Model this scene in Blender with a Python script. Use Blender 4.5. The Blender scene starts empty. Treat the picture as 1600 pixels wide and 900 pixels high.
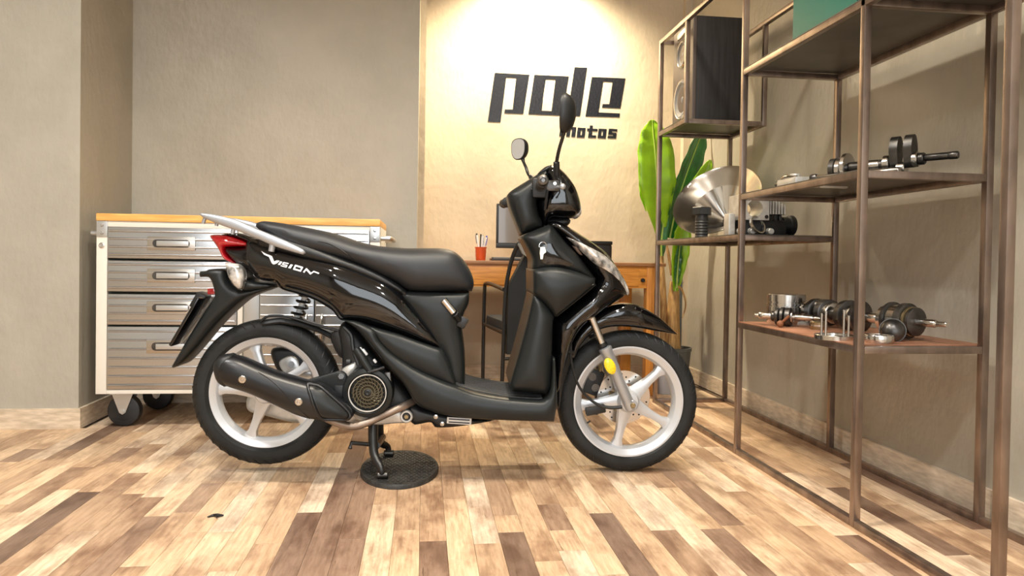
import bpy, bmesh, math, random
import numpy as np
from mathutils import Vector, Matrix
from mathutils.geometry import delaunay_2d_cdt, tessellate_polygon

random.seed(7)
SC = bpy.context.scene
COL = SC.collection

# ------------------------------------------------------------------ camera
F, PPX, PPY = 1130.0, 800.0, 424.0           # focal length and principal point in pixels of the 1600x900 photograph
YAW, PITCH, ROLL, CAMH = math.radians(7.0), math.radians(0.9), math.radians(0.9), 0.72
fw = np.array([math.sin(YAW)*math.cos(PITCH), math.cos(YAW)*math.cos(PITCH), -math.sin(PITCH)])
rt0 = np.array([math.cos(YAW), -math.sin(YAW), 0.0])
up0 = np.cross(rt0, fw)
RT = rt0*math.cos(ROLL) + up0*math.sin(ROLL)
UP = -rt0*math.sin(ROLL) + up0*math.cos(ROLL)
CAM = np.array([0.0, 0.0, CAMH])
cd = bpy.data.cameras.new('camera')
cd.sensor_width = 36.0
cd.lens = F/1600*36
cd.shift_y = -(450-PPY)/1600
cd.clip_start = 0.02
cam = bpy.data.objects.new('camera', cd)
cam.matrix_world = Matrix(((RT[0], UP[0], -fw[0], CAM[0]), (RT[1], UP[1], -fw[1], CAM[1]), (RT[2], UP[2], -fw[2], CAM[2]), (0, 0, 0, 1)))
COL.objects.link(cam)
SC.camera = cam

# ------------------------------------------------------------------ colour management, world, lights
SC.view_settings.view_transform = 'Standard'
SC.view_settings.look = 'None'
SC.view_settings.gamma = 1.0
SC.view_settings.use_curve_mapping = False
SC.view_settings.exposure = 0.12
W = bpy.data.worlds.new('world')
SC.world = W
W.use_nodes = True
W.node_tree.nodes['Background'].inputs[0].default_value = (0.95, 0.97, 1.0, 1)
W.node_tree.nodes['Background'].inputs[1].default_value = 0.6

def area_light(name, loc, rot, sx, sy, power, col):
    l = bpy.data.lights.new(name, 'AREA')
    l.shape = 'RECTANGLE'; l.size = sx; l.size_y = sy; l.energy = power; l.color = col
    o = bpy.data.objects.new(name, l)
    o.location = loc; o.rotation_euler = rot
    COL.objects.link(o)
    return o
CEIL = 2.75
DOWNLIGHTS = [(-1.35, 1.75), (-.25, 1.55), (0.75, 1.75), (-1.0, 0.35), (0.45, 0.25), (-1.0, -1.3), (0.6, -1.3)]     # recessed ceiling lamps
for (x, y) in DOWNLIGHTS:
    l = bpy.data.lights.new('downlight', 'SPOT')
    l.energy = 118; l.color = (1.0, 0.90, 0.74) if x > -.5 and y > 1 else (1.0, 0.985, 0.96); l.spot_size = math.radians(150); l.spot_blend = 0.7; l.shadow_soft_size = 0.075
    o = bpy.data.objects.new('downlight', l); o.location = (x, y, CEIL-0.03); COL.objects.link(o)
# daylight through the shop window behind the camera
area_light('window_light', (-0.2, -2.93, 1.45), (math.radians(90), 0, 0), 2.9, 1.9, 70, (0.90, 0.96, 1.0))
# warm spot lamp that washes the wall above the desk
sl = bpy.data.lights.new('wall_spot', 'SPOT')
sl.energy = 260; sl.color = (1.0, 0.84, 0.60); sl.spot_size = math.radians(135); sl.spot_blend = 0.9; sl.shadow_soft_size = 0.05
so = bpy.data.objects.new('wall_spot', sl)
so.location = (0.66, 3.93, 2.52)
so.rotation_euler = (math.radians(14), 0, 0)
COL.objects.link(so)

# ------------------------------------------------------------------ pixel helpers (a pixel gives a direction; the surface it touches gives the distance)
def ray(px, py):
    return fw + RT*(px-PPX)/F + UP*(PPY-py)/F
def on_floor(px, py, z=0.0):
    d = ray(px, py); return CAM + d*((z-CAMH)/d[2])
def on_plane(px, py, ax, val):
    d = ray(px, py); return CAM + d*((val-CAM[ax])/d[ax])

# ------------------------------------------------------------------ materials
def new_mat(name):
    m = bpy.data.materials.new(name); m.use_nodes = True
    nt = m.node_tree
    return m, nt, nt.nodes['Principled BSDF']
def mat(name, col, rough=0.5, metal=0.0, coat=0.0, var=0.0, vscale=8.0, bump=0.0, bscale=60.0, stretch=None, emit=0.0, trans=0.0, spec=0.5, var2=None):
    m, nt, b = new_mat(name)
    N, L = nt.nodes, nt.links
    b.inputs['Base Color'].default_value = (*col, 1)
    b.inputs['Roughness'].default_value = rough
    b.inputs['Metallic'].default_value = metal
    b.inputs['Coat Weight'].default_value = coat
    b.inputs['Coat Roughness'].default_value = 0.03
    b.inputs['Specular IOR Level'].default_value = spec
    b.inputs['Transmission Weight'].default_value = trans
    if emit:
        b.inputs['Emission Color'].default_value = (*col, 1); b.inputs['Emission Strength'].default_value = emit
    if var or bump:
        tc = N.new('ShaderNodeTexCoord'); mp = N.new('ShaderNodeMapping')
        L.new(tc.outputs['Object'], mp.inputs[0])
        if stretch: mp.inputs['Scale'].default_value = stretch
    if var:
        n = N.new('ShaderNodeTexNoise'); n.inputs['Scale'].default_value = vscale; n.inputs['Detail'].default_value = 6
        L.new(mp.outputs[0], n.inputs['Vector'])
        cr = N.new('ShaderNodeValToRGB')
        lo = [max(0, c*(1-var)) for c in col] if var2 is None else list(var2)
        hi = [min(1, c*(1+var)) for c in col]
        cr.color_ramp.elements[0].position = 0.32; cr.color_ramp.elements[0].color = (*lo, 1)
        cr.color_ramp.elements[1].position = 0.68; cr.color_ramp.elements[1].color = (*hi, 1)
        L.new(n.outputs['Fac'], cr.inputs[0]); L.new(cr.outputs[0], b.inputs['Base Color'])
    if bump:
        n2 = N.new('ShaderNodeTexNoise'); n2.inputs['Scale'].default_value = bscale; n2.inputs['Detail'].default_value = 5
        L.new(mp.outputs[0], n2.inputs['Vector'])
        bp = N.new('ShaderNodeBump'); bp.inputs['Strength'].default_value = bump; bp.inputs['Distance'].default_value = 0.01
        L.new(n2.outputs['Fac'], bp.inputs['Height']); L.new(bp.outputs[0], b.inputs['Normal'])
    return m

def wall_mat(name, c1, c2, rough):
    m, nt, b = new_mat(name); N, L = nt.nodes, nt.links
    tc = N.new('ShaderNodeTexCoord')
    n = N.new('ShaderNodeTexNoise'); n.inputs['Scale'].default_value = 1.6; n.inputs['Detail'].default_value = 8; n.inputs['Roughness'].default_value = 0.6
    L.new(tc.outputs['Object'], n.inputs['Vector'])
    cr = N.new('ShaderNodeValToRGB'); cr.color_ramp.elements[0].position = 0.33; cr.color_ramp.elements[1].position = 0.6
    cr.color_ramp.elements[0].color = (*c1, 1); cr.color_ramp.elements[1].color = (*c2, 1)
    L.new(n.outputs['Fac'], cr.inputs[0]); L.new(cr.outputs[0], b.inputs['Base Color'])
    b.inputs['Roughness'].default_value = rough
    n2 = N.new('ShaderNodeTexNoise'); n2.inputs['Scale'].default_value = 45; n2.inputs['Detail'].default_value = 6
    n3 = N.new('ShaderNodeTexNoise'); n3.inputs['Scale'].default_value = 5; n3.inputs['Detail'].default_value = 3
    mp = N.new('ShaderNodeMapping'); mp.inputs['Scale'].default_value = (1, 1, 0.55)
    L.new(tc.outputs['Object'], mp.inputs[0])
    L.new(mp.outputs[0], n2.inputs['Vector']); L.new(tc.outputs['Object'], n3.inputs['Vector'])
    ad = N.new('ShaderNodeMath'); ad.operation = 'MULTIPLY_ADD'; ad.inputs[1].default_value = 0.35
    L.new(n2.outputs['Fac'], ad.inputs[0]); L.new(n3.outputs['Fac'], ad.inputs[2])
    bp = N.new('ShaderNodeBump'); bp.inputs['Strength'].default_value = 0.35; bp.inputs['Distance'].default_value = 0.02
    L.new(ad.outputs[0], bp.inputs['Height']); L.new(bp.outputs[0], b.inputs['Normal'])
    return m

def plank_mat(name, from_attr):
    """printed oak strips: tone from a per-plank value, grain along Y"""
    m, nt, b = new_mat(name); N, L = nt.nodes, nt.links
    if from_attr:
        a = N.new('ShaderNodeAttribute'); a.attribute_name = 'tone'; tone = a.outputs['Fac']
    else:
        a = N.new('ShaderNodeObjectInfo'); sp = N.new('ShaderNodeSeparateColor')
        L.new(a.outputs['Color'], sp.inputs[0]); tone = sp.outputs[0]
    geo = N.new('ShaderNodeNewGeometry')
    off = N.new('ShaderNodeVectorMath'); off.operation = 'MULTIPLY_ADD'
    L.new(tone, off.inputs[0]); off.inputs[1].default_value = (7.0, 31.0, 13.0); L.new(geo.outputs['Position'], off.inputs[2])
    cr = N.new('ShaderNodeValToRGB'); cr.color_ramp.interpolation = 'LINEAR'
    stops = [(0.0, (0.20, 0.14, 0.105)), (0.13, (0.30, 0.21, 0.155)), (0.3, (0.46, 0.33, 0.225)), (0.5, (0.60, 0.44, 0.29)), (0.7, (0.70, 0.54, 0.37)), (0.86, (0.75, 0.61, 0.44)), (1.0, (0.76, 0.66, 0.53))]
    e = cr.color_ramp.elements
    e[0].position, e[0].color = stops[0][0], (*stops[0][1], 1)
    e[1].position, e[1].color = stops[-1][0], (*stops[-1][1], 1)
    for p, c in stops[1:-1]:
        k = e.new(p); k.color = (*c, 1)
    L.new(tone, cr.inputs[0])
    def noise(scale, detail, s):
        mp = N.new('ShaderNodeMapping'); mp.inputs['Scale'].default_value = s
        L.new(off.outputs[0], mp.inputs[0])
        n = N.new('ShaderNodeTexNoise'); n.inputs['Scale'].default_value = scale; n.inputs['Detail'].default_value = detail; n.inputs['Roughness'].default_value = 0.62
        L.new(mp.outputs[0], n.inputs['Vector']); return n.outputs['Fac']
    def ramp(src, p0, c0, p1, c1):
        r = N.new('ShaderNodeValToRGB'); r.color_ramp.elements[0].position = p0; r.color_ramp.elements[0].color = (*c0, 1)
        r.color_ramp.elements[1].position = p1; r.color_ramp.elements[1].color = (*c1, 1); L.new(src, r.inputs[0]); return r.outputs[0]
    def mul(c1, c2, f=1.0):
        x = N.new('ShaderNodeMix'); x.data_type = 'RGBA'; x.blend_type = 'MULTIPLY'; x.inputs[0].default_value = f
        L.new(c1, x.inputs[6]); L.new(c2, x.inputs[7]); return x.outputs[2]
    grain = noise(28, 8, (4.0, 0.35, 1)); blot = noise(9, 6, (1.0, 0.45, 1)); crack = noise(60, 4, (2.2, 0.12, 1))
    c = mul(cr.outputs[0], ramp(grain, 0.30, (0.74, 0.68, 0.63), 0.62, (1.12, 1.11, 1.10)))
    c = mul(c, ramp(blot, 0.36, (0.58, 0.50, 0.46), 0.54, (1.05, 1.03, 1.0)))
    c = mul(c, ramp(crack, 0.27, (0.35, 0.28, 0.24), 0.34, (1, 1, 1)))
    dk = N.new('ShaderNodeMix'); dk.data_type = 'RGBA'; dk.blend_type = 'MULTIPLY'; dk.inputs[0].default_value = 1; dk.inputs[7].default_value = (0.90, 0.86, 0.83, 1)
    L.new(c, dk.inputs[6]); L.new(dk.outputs[2], b.inputs['Base Color'])
    b.inputs['Roughness'].default_value = 0.42
    bp = N.new('ShaderNodeBump'); bp.inputs['Strength'].default_value = 0.08; bp.inputs['Distance'].default_value = 0.004
    L.new(grain, bp.inputs['Height']); L.new(bp.outputs[0], b.inputs['Normal'])
    return m

def grain_mat(name, c1, c2, stretch, rough=0.45, scale=22):
    return mat(name, c2, rough, var=0.12, vscale=scale, stretch=stretch, var2=c1, bump=0.06, bscale=scale)

MT = dict(
    wall=wall_mat('taupe_plaster_paint', (0.345, 0.322, 0.265), (0.425, 0.395, 0.33), 0.38),
    wall_back=wall_mat('cream_plaster_paint', (0.50, 0.425, 0.32), (0.62, 0.53, 0.40), 0.5),
    ceiling=wall_mat('ceiling_paint', (0.62, 0.60, 0.56), (0.68, 0.66, 0.62), 0.8),
    skirting=grain_mat('beige_skirting', (0.50, 0.40, 0.29), (0.66, 0.55, 0.42), (2, 2, 9), 0.4, 9),
    subfloor=mat('subfloor', (0.12, 0.08, 0.05), 0.8),
    gloss=mat('gloss_black_paint', (0.002, 0.002, 0.0025), 0.07, coat=0.45, spec=0.5),
    matte=mat('matte_black_plastic', (0.011, 0.013, 0.0132), 0.36, bump=0.03, bscale=900, spec=0.32),
    matte2=mat('dark_plastic', (0.008, 0.009, 0.010), 0.45),
    seat=mat('black_vinyl', (0.014, 0.016, 0.019), 0.47, bump=0.06, bscale=500, spec=0.55),
    tyre=mat('tyre_rubber', (0.012, 0.013, 0.013), 0.6, spec=.35, bump=0.12, bscale=90, var=0.3, vscale=12),
    silver=mat('silver_wheel_paint', (0.60, 0.62, 0.65), 0.33, metal=0.45),
    railsilver=mat('silver_rail_paint', (0.42, 0.44, 0.47), 0.33, metal=0.6),
    alu=mat('cast_aluminium', (0.58, 0.57, 0.54), 0.40, metal=0.55, var=0.15, vscale=30),
    steel=mat('bright_steel', (0.62, 0.60, 0.57), 0.2, metal=1.0),
    darksteel=mat('oiled_dark_steel', (0.10, 0.095, 0.09), 0.33, metal=0.9, var=0.4, vscale=20),
    pipe=mat('brown_exhaust_pipe', (0.30, 0.235, 0.19), 0.42, metal=0.7, var=0.2, vscale=20),
    exhaust=mat('satin_black_exhaust', (0.006, 0.0065, 0.008), 0.33),
    red=mat('red_lens', (0.45, 0.006, 0.012), 0.08, coat=1.0),
    clear=mat('clear_lens', (0.62, 0.60, 0.57), 0.12, metal=0.35, coat=1.0, var=0.5, vscale=38, var2=(0.09, 0.09, 0.09)),
    amber=mat('amber_lens', (0.80, 0.56, 0.44), 0.12, metal=0.2, coat=1.0, var=0.35, vscale=40),
    yellow=mat('yellow_reflector', (0.90, 0.60, 0.01), 0.25, coat=0.6, var=0.25, vscale=220),
    mirror=mat('mirror_glass', (0.62, 0.62, 0.62), 0.06, metal=0.45),
    decal=mat('white_silver_decal', (0.80, 0.80, 0.82), 0.3),
    mat_rubber=mat('floor_mat_rubber', (0.035, 0.036, 0.037), 0.7, bump=0.3, bscale=120),
    fan=mat('fan_brass', (0.11, 0.095, 0.062), 0.42, metal=0.7),
    plate=mat('worn_black_plate', (0.022, 0.022, 0.020), 0.5, var=0.8, vscale=26, var2=(0.010, 0.011, 0.011), bump=0.35, bscale=160),
    cabwhite=mat('white_cabinet_paint', (0.74, 0.70, 0.62), 0.4),
    stainless=mat('brushed_stainless', (0.52, 0.53, 0.54), 0.27, metal=1.0),
    handle=mat('nickel_handle', (0.50, 0.46, 0.41), 0.30, metal=1.0),
    butcher=grain_mat('honey_wood_top', (0.66, 0.33, 0.08), (0.80, 0.45, 0.14), (0.6, 6, 6), 0.42, 14),
    zinc=mat('zinc_plate', (0.55, 0.55, 0.54), 0.35, metal=0.8),
    caster=mat('black_caster_rubber', (0.012, 0.012, 0.013), 0.5),
    desk=grain_mat('orange_pine', (0.46, 0.17, 0.03), (0.62, 0.27, 0.05), (0.5, 6, 6), 0.38, 16),
    deskv=grain_mat('orange_pine_upright', (0.46, 0.17, 0.03), (0.62, 0.27, 0.05), (6, 6, 0.5), 0.38, 16),
    desktop=grain_mat('brown_desk_top', (0.26, 0.12, 0.05), (0.36, 0.18, 0.08), (0.5, 6, 6), 0.4, 16),
    black=mat('black_satin', (0.010, 0.010, 0.011), 0.4),
    blackm=mat('black_metal_tube', (0.010, 0.010, 0.010), 0.35),
    fabric=mat('dark_upholstery', (0.010, 0.012, 0.014), 0.7),
    greypad=mat('grey_moulding', (0.20, 0.19, 0.17), 0.5),
    screen=mat('screen_glass', (0.16, 0.135, 0.11), 0.12, coat=0.6),
    cup=mat('red_orange_plastic', (0.55, 0.075, 0.015), 0.3, coat=0.3),
    white=mat('white_plastic', (0.80, 0.80, 0.79), 0.35),
    blue=mat('blue_plastic', (0.02, 0.04, 0.45), 0.3),
    rack=mat('raw_brown_steel', (0.27, 0.21, 0.175), 0.29, metal=0.85, var=0.3, vscale=7, stretch=(3, 3, 1)),
    rackplate=mat('grey_shelf_sheet', (0.11, 0.105, 0.095), 0.42, metal=0.5, var=0.2, vscale=6),
    rustplate=mat('rusty_shelf_sheet', (0.40, 0.19, 0.11), 0.55, metal=0.2, var=0.3, vscale=7),
    speaker=mat('black_ash_veneer', (0.016, 0.015, 0.016), 0.5, var=0.5, vscale=10, stretch=(6, 6, 0.4)),
    baffle=mat('brown_grey_baffle', (0.11, 0.088, 0.078), 0.4),
    cone=mat('speaker_cone', (0.20, 0.21, 0.23), 0.4),
    chrome=mat('chrome', (0.80, 0.79, 0.77), 0.10, metal=1.0),
    spun=mat('spun_aluminium', (0.66, 0.62, 0.56), 0.20, metal=1.0),
    green=mat('teal_green_enamel', (0.0, 0.115, 0.09), 0.42),
    leaf1=mat('bright_leaf', (0.28, 0.55, 0.014), 0.38, var=0.2, vscale=9),
    leaf2=mat('deep_leaf', (0.018, 0.14, 0.028), 0.28, var=0.4, vscale=9, coat=0.3),
    rib=mat('leaf_rib', (0.42, 0.60, 0.10), 0.4),
    trunk=grain_mat('tan_trunk', (0.34, 0.19, 0.07), (0.60, 0.38, 0.15), (8, 8, 1), 0.7, 14),
    pot=mat('grey_pot', (0.10, 0.105, 0.10), 0.5, var=0.15, vscale=10),
    potwhite=mat('pale_pot', (0.42, 0.43, 0.46), 0.5),
    greyboard=mat('grey_board', (0.09, 0.095, 0.095), 0.6), boltblack=mat('blackened_steel', (0.025, 0.026, 0.026), 0.45),
    ink=mat('black_wall_paint', (0.012, 0.014, 0.020), 0.22, bump=0.25, bscale=70),
    lamp=mat('lamp_diffuser', (1.0, 0.95, 0.87), 0.5, emit=8.0),
    warm=mat('warm_lamp_face', (1.0, 0.8, 0.5), 0.5, emit=6.0),
    lampbody=mat('lamp_body', (0.7, 0.7, 0.7), 0.4),
    glass=mat('window_glass', (1, 1, 1), 0.0, trans=1.0),
    plank=plank_mat('oak_strip_print', False), plank_far=plank_mat('oak_strip_print_far', True),
    key=mat('key_metal', (0.72, 0.68, 0.52), 0.3, metal=0.7),
    rust=mat('rusty_bolt', (0.22, 0.085, 0.035), 0.65),
    brass=mat('brass_metal', (0.32, 0.25, 0.14), 0.3, metal=0.9),
)

# ------------------------------------------------------------------ mesh helpers
def link(name, me, m, parent=None, smooth=True, angle=38):
    if m is not None: me.materials.append(MT[m] if isinstance(m, str) else m)
    if smooth:
        me.polygons.foreach_set('use_smooth', [True]*len(me.polygons))
        me.set_sharp_from_angle(angle=math.radians(angle))
    o = bpy.data.objects.new(name, me)
    COL.objects.link(o)
    if parent is not None: o.parent = parent
    return o
def tag(o, label=None, cat=None, group=None, kind=None):
    if label: o['label'] = label
    if cat: o['category'] = cat
    if group: o['group'] = group
    if kind: o['kind'] = kind
    return o
def thing(name, loc, label, cat, group=None, rz=0.0):
    o = bpy.data.objects.new(name, None); o.empty_display_size = 0.1
    o.location = loc; o.rotation_euler = (0, 0, rz)
    COL.objects.link(o)
    return tag(o, label, cat, group)

class G:
    """collects geometry, builds ONE mesh object"""
    def __init__(s): s.v = []; s.f = []
    def add(s, vs, fs, M=None):
        n = len(s.v)
        s.v += [tuple(M @ Vector(p)) if M is not None else tuple(p) for p in vs]
        s.f += [tuple(i+n for i in f) for f in fs]
        return s
    def box(s, x0, x1, y0, y1, z0, z1, b=0.0, M=None):
        if b <= 0:
            vs = [(x, y, z) for x in (x0, x1) for y in (y0, y1) for z in (z0, z1)]
            fs = [(0, 1, 3, 2), (4, 6, 7, 5), (0, 4, 5, 1), (2, 3, 7, 6), (0, 2, 6, 4), (1, 5, 7, 3)]
            return s.add(vs, fs, M)
        b = min(b, (x1-x0)*.45, (y1-y0)*.45, (z1-z0)*.45)
        bm = bmesh.new(); bmesh.ops.create_cube(bm, size=1)
        bmesh.ops.scale(bm, vec=(x1-x0, y1-y0, z1-z0), verts=bm.verts)
        bmesh.ops.translate(bm, vec=((x0+x1)/2, (y0+y1)/2, (z0+z1)/2), verts=bm.verts)
        bmesh.ops.bevel(bm, geom=list(bm.edges), offset=b, segments=2, profile=0.6, affect='EDGES')
        bm.verts.index_update()
        s.add([v.co[:] for v in bm.verts], [[v.index for v in f.verts] for f in bm.faces], M); bm.free()
        return s
    def lathe(s, prof, n=32, M=None, closed=False):
        """profile [(r, h)] turned about local Z"""
        vs = []; fs = []; k = len(prof)
        for i in range(n):
            a = 2*math.pi*i/n; c, sn = math.cos(a), math.sin(a)
            vs += [(r*c, r*sn, h) for r, h in prof]
        for i in range(n):
            j = (i+1) % n
            for q in range(k if closed else k-1):
                q2 = (q+1) % k
                fs.append((i*k+q, j*k+q, j*k+q2, i*k+q2))
        if not closed:
            if prof[0][0] > 1e-6: fs.append(tuple(i*k for i in range(n))[::-1])
            if prof[-1][0] > 1e-6: fs.append(tuple(i*k+k-1 for i in range(n)))
        return s.add(vs, fs, M)
    def cyl(s, p0, p1, r0, r1=None, n=20, b=0.0):
        p0, p1 = Vector(p0), Vector(p1); r1 = r0 if r1 is None else r1
        L = (p1-p0).length
        M = Matrix.Translation(p0) @ (p1-p0).to_track_quat('Z', 'Y').to_matrix().to_4x4()
        b = min(b, L*.4, r0*.5, r1*.5)
        pr = [(r0, 0), (r1, L)] if b <= 0 else [(r0-b, 0), (r0, b), (r1, L-b), (r1-b, L)]
        return s.lathe(pr, n, M)
    def prof(s, p0, d, prof, n=28):
        """lathe with axis from p0 along d"""
        M = Matrix.Translation(Vector(p0)) @ Vector(d).to_track_quat('Z', 'Y').to_matrix().to_4x4()
        return s.lathe(prof, n, M)
    def tube(s, pts, r, n=10, smooth=0, caps=True):
        pts = [Vector(p) for p in pts]
        rs = list(r) if isinstance(r, (list, tuple)) else [r]*len(pts)
        if smooth:
            P, R2 = [], []
            m = len(pts)
            for i in range(m-1):
                a, b_, c, d = pts[max(i-1, 0)], pts[i], pts[i+1], pts[min(i+2, m-1)]
                for k in range(smooth):
                    t = k/smooth
                    P.append(0.5*((2*b_)+(-a+c)*t+(2*a-5*b_+4*c-d)*t*t+(-a+3*b_-3*c+d)*t*t*t)); R2.append(rs[i]*(1-t)+rs[i+1]*t)
            P.append(pts[-1]); R2.append(rs[-1]); pts, rs = P, R2
        vs, fs = [], []; nrm = None
        for i, p in enumerate(pts):
            t = (pts[min(i+1, len(pts)-1)]-pts[max(i-1, 0)]).normalized()
            if nrm is None:
                nrm = t.orthogonal().normalized()
            else:
                nrm = (nrm-t*nrm.dot(t)); nrm = nrm.normalized() if nrm.length > 1e-6 else t.orthogonal().normalized()
            bn = t.cross(nrm)
            for k in range(n):
                a = 2*math.pi*k/n
                vs.append(p+(nrm*math.cos(a)+bn*math.sin(a))*rs[i])
        for i in range(len(pts)-1):
            for k in range(n):
                k2 = (k+1) % n
                fs.append((i*n+k, i*n+k2, (i+1)*n+k2, (i+1)*n+k))
        if caps:
            fs.append(tuple(range(n))[::-1]); fs.append(tuple((len(pts)-1)*n+k for k in range(n)))
        return s.add(vs, fs)
    def prism(s, poly, d, M=None):
        """poly: 3-D points, extruded by vector d"""
        n = len(poly); P = [Vector(p) for p in poly]; d = Vector(d)
        tris = tessellate_polygon([P])
        vs = P+[p+d for p in P]
        fs = [tuple(t) for t in tris]+[tuple(i+n for i in t)[::-1] for t in tris]
        fs += [(i, (i+1) % n, (i+1) % n+n, i+n) for i in range(n)]
        return s.add(vs, fs, M)
    def sphere(s, c, rx, ry, rz, n=20, M=None):
        pr = [(math.sin(math.pi*i/(n//2)), -math.cos(math.pi*i/(n//2))) for i in range(n//2+1)]
        pr[0] = (0, -1); pr[-1] = (0, 1)
        T = Matrix.Translation(Vector(c)) @ (M if M is not None else Matrix()) @ Matrix.Diagonal((rx, ry, rz, 1))
        return s.lathe(pr, n, T)
    def mesh(s, name):
        me = bpy.data.meshes.new(name)
        me.from_pydata([tuple(v) for v in s.v], [], s.f)
        bm = bmesh.new(); bm.from_mesh(me)
        bmesh.ops.remove_doubles(bm, verts=bm.verts, dist=1e-6)
        bmesh.ops.recalc_face_normals(bm, faces=bm.faces)
        bm.to_mesh(me); bm.free()
        return me
    def build(s, name, m, parent=None, angle=38, smooth=True):
        return link(name, s.mesh(name), m, parent, smooth, angle)

# ------------------------------------------------------------------ the room
XL, XR, YB, YL, YP, XP, XA = -2.6, 1.63, 4.37, 3.69, 3.16, -1.40, -0.034
YF = -3.0
def structure(g, name, m, parent=None):
    o = g.build(name, m, parent, smooth=False)
    if parent is None: o['kind'] = 'structure'
    return o
floor = structure(G().box(XL, XR+.1, YF, YB+.1, -0.12, -0.006), 'floor', 'subfloor')
structure(G().box(XL-.1, XR+.1, YF-.1, YB+.1, CEIL, CEIL+.1), 'ceiling', 'ceiling')
structure(G().box(XA, XR, YB, YB+.1, 0, CEIL), 'wall_back', 'wall_back')
structure(G().box(XP, XA, YL, YB+.1, 0, CEIL), 'wall_middle', 'wall')
structure(G().box(XL, XP, YP, YB+.1, 0, CEIL), 'wall_pier', 'wall')
structure(G().box(XR, XR+.1, YF, YB+.1, 0, CEIL), 'wall_right', 'wall')
structure(G().box(XL-.1, XL, YF, YB+.1, 0, CEIL), 'wall_left', 'wall')
structure(G().box(XA, XA+.034, YB-.34, YB, 0, CEIL), 'trim_1', 'wall_back')
structure(G().box(XR-.045, XR, YB-.05, YB, 0, CEIL), 'trim_2', 'wall_back')
# front wall with a wide shop window (behind the camera)
g = G()
g.box(XL, -1.75, YF-.1, YF, 0, CEIL); g.box(1.35, XR, YF-.1, YF, 0, CEIL)
g.box(-1.75, 1.35, YF-.1, YF, 0, .45); g.box(-1.75, 1.35, YF-.1, YF, 2.45, CEIL)
structure(g, 'wall_front', 'wall')
win = structure(G().box(-1.75, 1.35, YF-.06, YF-.05, .45, 2.45), 'window_1', 'glass')
g = G()
for x in (-1.75, -.73, .29, 1.31): g.box(x, x+.04, YF-.09, YF-.01, .45, 2.45)
g.box(-1.75, 1.35, YF-.09, YF-.01, .45, .49); g.box(-1.75, 1.35, YF-.09, YF-.01, 2.41, 2.45)
structure(g, 'window_frame', 'lampbody', win)
# skirting
SK = .083
structure(G().box(XL, XP+.012, YP-.012, YP, 0, SK), 'baseboard_pier', 'skirting')
structure(G().box(XP, XP+.012, YP, YL, 0, SK), 'baseboard_pier_side', 'skirting')
structure(G().box(XP+.012, XA, YL-.012, YL, 0, SK), 'baseboard_middle', 'skirting')
structure(G().box(XA+.036, XR-.012, YB-.012, YB, 0, SK), 'baseboard_back', 'skirting')
for k in range(9):
    y1 = YB-.06-k*.8
    structure(G().box(XR-.013, XR, max(y1-.797, YF), y1, 0, SK), 'baseboard_right', 'skirting')

# floor strips: each strip in view is an object of its own
PW = 0.0685
g = G().box(-.5, .5, -.5, .5, -.5, 0.42)
g.add([(-.5, -.5, .42), (.5, -.5, .42), (.5, .5, .42), (-.5, .5, .42), (-.485, -.498, .5), (.485, -.498, .5), (.485, .498, .5), (-.485, .498, .5)],
      [(0, 1, 5, 4), (1, 2, 6, 5), (2, 3, 7, 6), (3, 0, 4, 7), (4, 5, 6, 7)])
plank_me = g.mesh('plank'); plank_me.materials.append(MT['plank'])
def tone():
    r = random.random()
    if r < .05: return random.uniform(.0, .2)
    if r < .27: return random.uniform(.28, .5)
    return random.uniform(.55, 1.0)
# strips whose tone the photograph shows clearly: pixel of the far end, pixel of the near end, tone
SPOTS = [((507, 800), (438, 920), .05), ((545, 842), (495, 960), .08), ((925, 802), (990, 915), .02), ((863, 788), (890, 828), .16), ((1120, 826), (1190, 905), .06),
         ((1048, 828), (1110, 900), .22), ((765, 733), (790, 805), .2), ((260, 806), (160, 905), .12), ((460, 752), (395, 850), .42), ((1008, 740), (1030, 762), .26),
         ((640, 828), (636, 905), .55), ((330, 755), (310, 800), .2), ((190, 772), (125, 830), .3), ((80, 836), (10, 885), .3), ((110, 730), (40, 800), .22), ((205, 700), (175, 722), .2), ((30, 702), (5, 722), .1), ((1085, 700), (1110, 722), .2), ((880, 640), (890, 668), .3), ((770, 668), (775, 690), .3), ((690, 690), (700, 720), .6),
         ((1240, 822), (1330, 880), .4)]
strips = {}
for a, b_, t in SPOTS:
    P, Q = on_floor(*a), on_floor(*b_)
    k = math.floor((P[0]+Q[0])/2/PW)
    strips.setdefault(k, []).append((min(P[1], Q[1]), max(P[1], Q[1]), t+.05))
NEAR = 1.30
cells = []
for k in range(math.floor(-2.0/PW), math.floor(XR/PW)):
    x0 = k*PW
    ytop = YB if x0 > XA-.05 else (YL if x0 > XP-.02 else YP)
    sp = sorted(strips.get(k, []))
    y = NEAR - random.random()*.5
    for (a, b_, t) in sp+[(9, 9, 0)]:
        lim = min(a, ytop)
        while y < lim-.05:
            y2 = y+random.uniform(.42, .95)
            if y2 > lim-.12: y2 = lim
            cells.append((x0, y, y2, tone())); y = y2
        if a < ytop:
            b2 = min(b_, ytop)
            if b2-max(a, y) > .02: cells.append((x0, max(a, y), b2, t))
            y = max(b2, y)
def in_view(x0, y0, y1):
    for yy in (y0, (y0+y1)/2, y1):
        d = np.array([x0+PW/2, yy, 0])-CAM; z = d@fw
        if z < .2: continue
        px, py = PPX+F*(d@RT)/z, PPY-F*(d@UP)/z
        if -90 < px < 1690 and py < 990: return True
    return False
far = []
n_pl = 0
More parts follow.
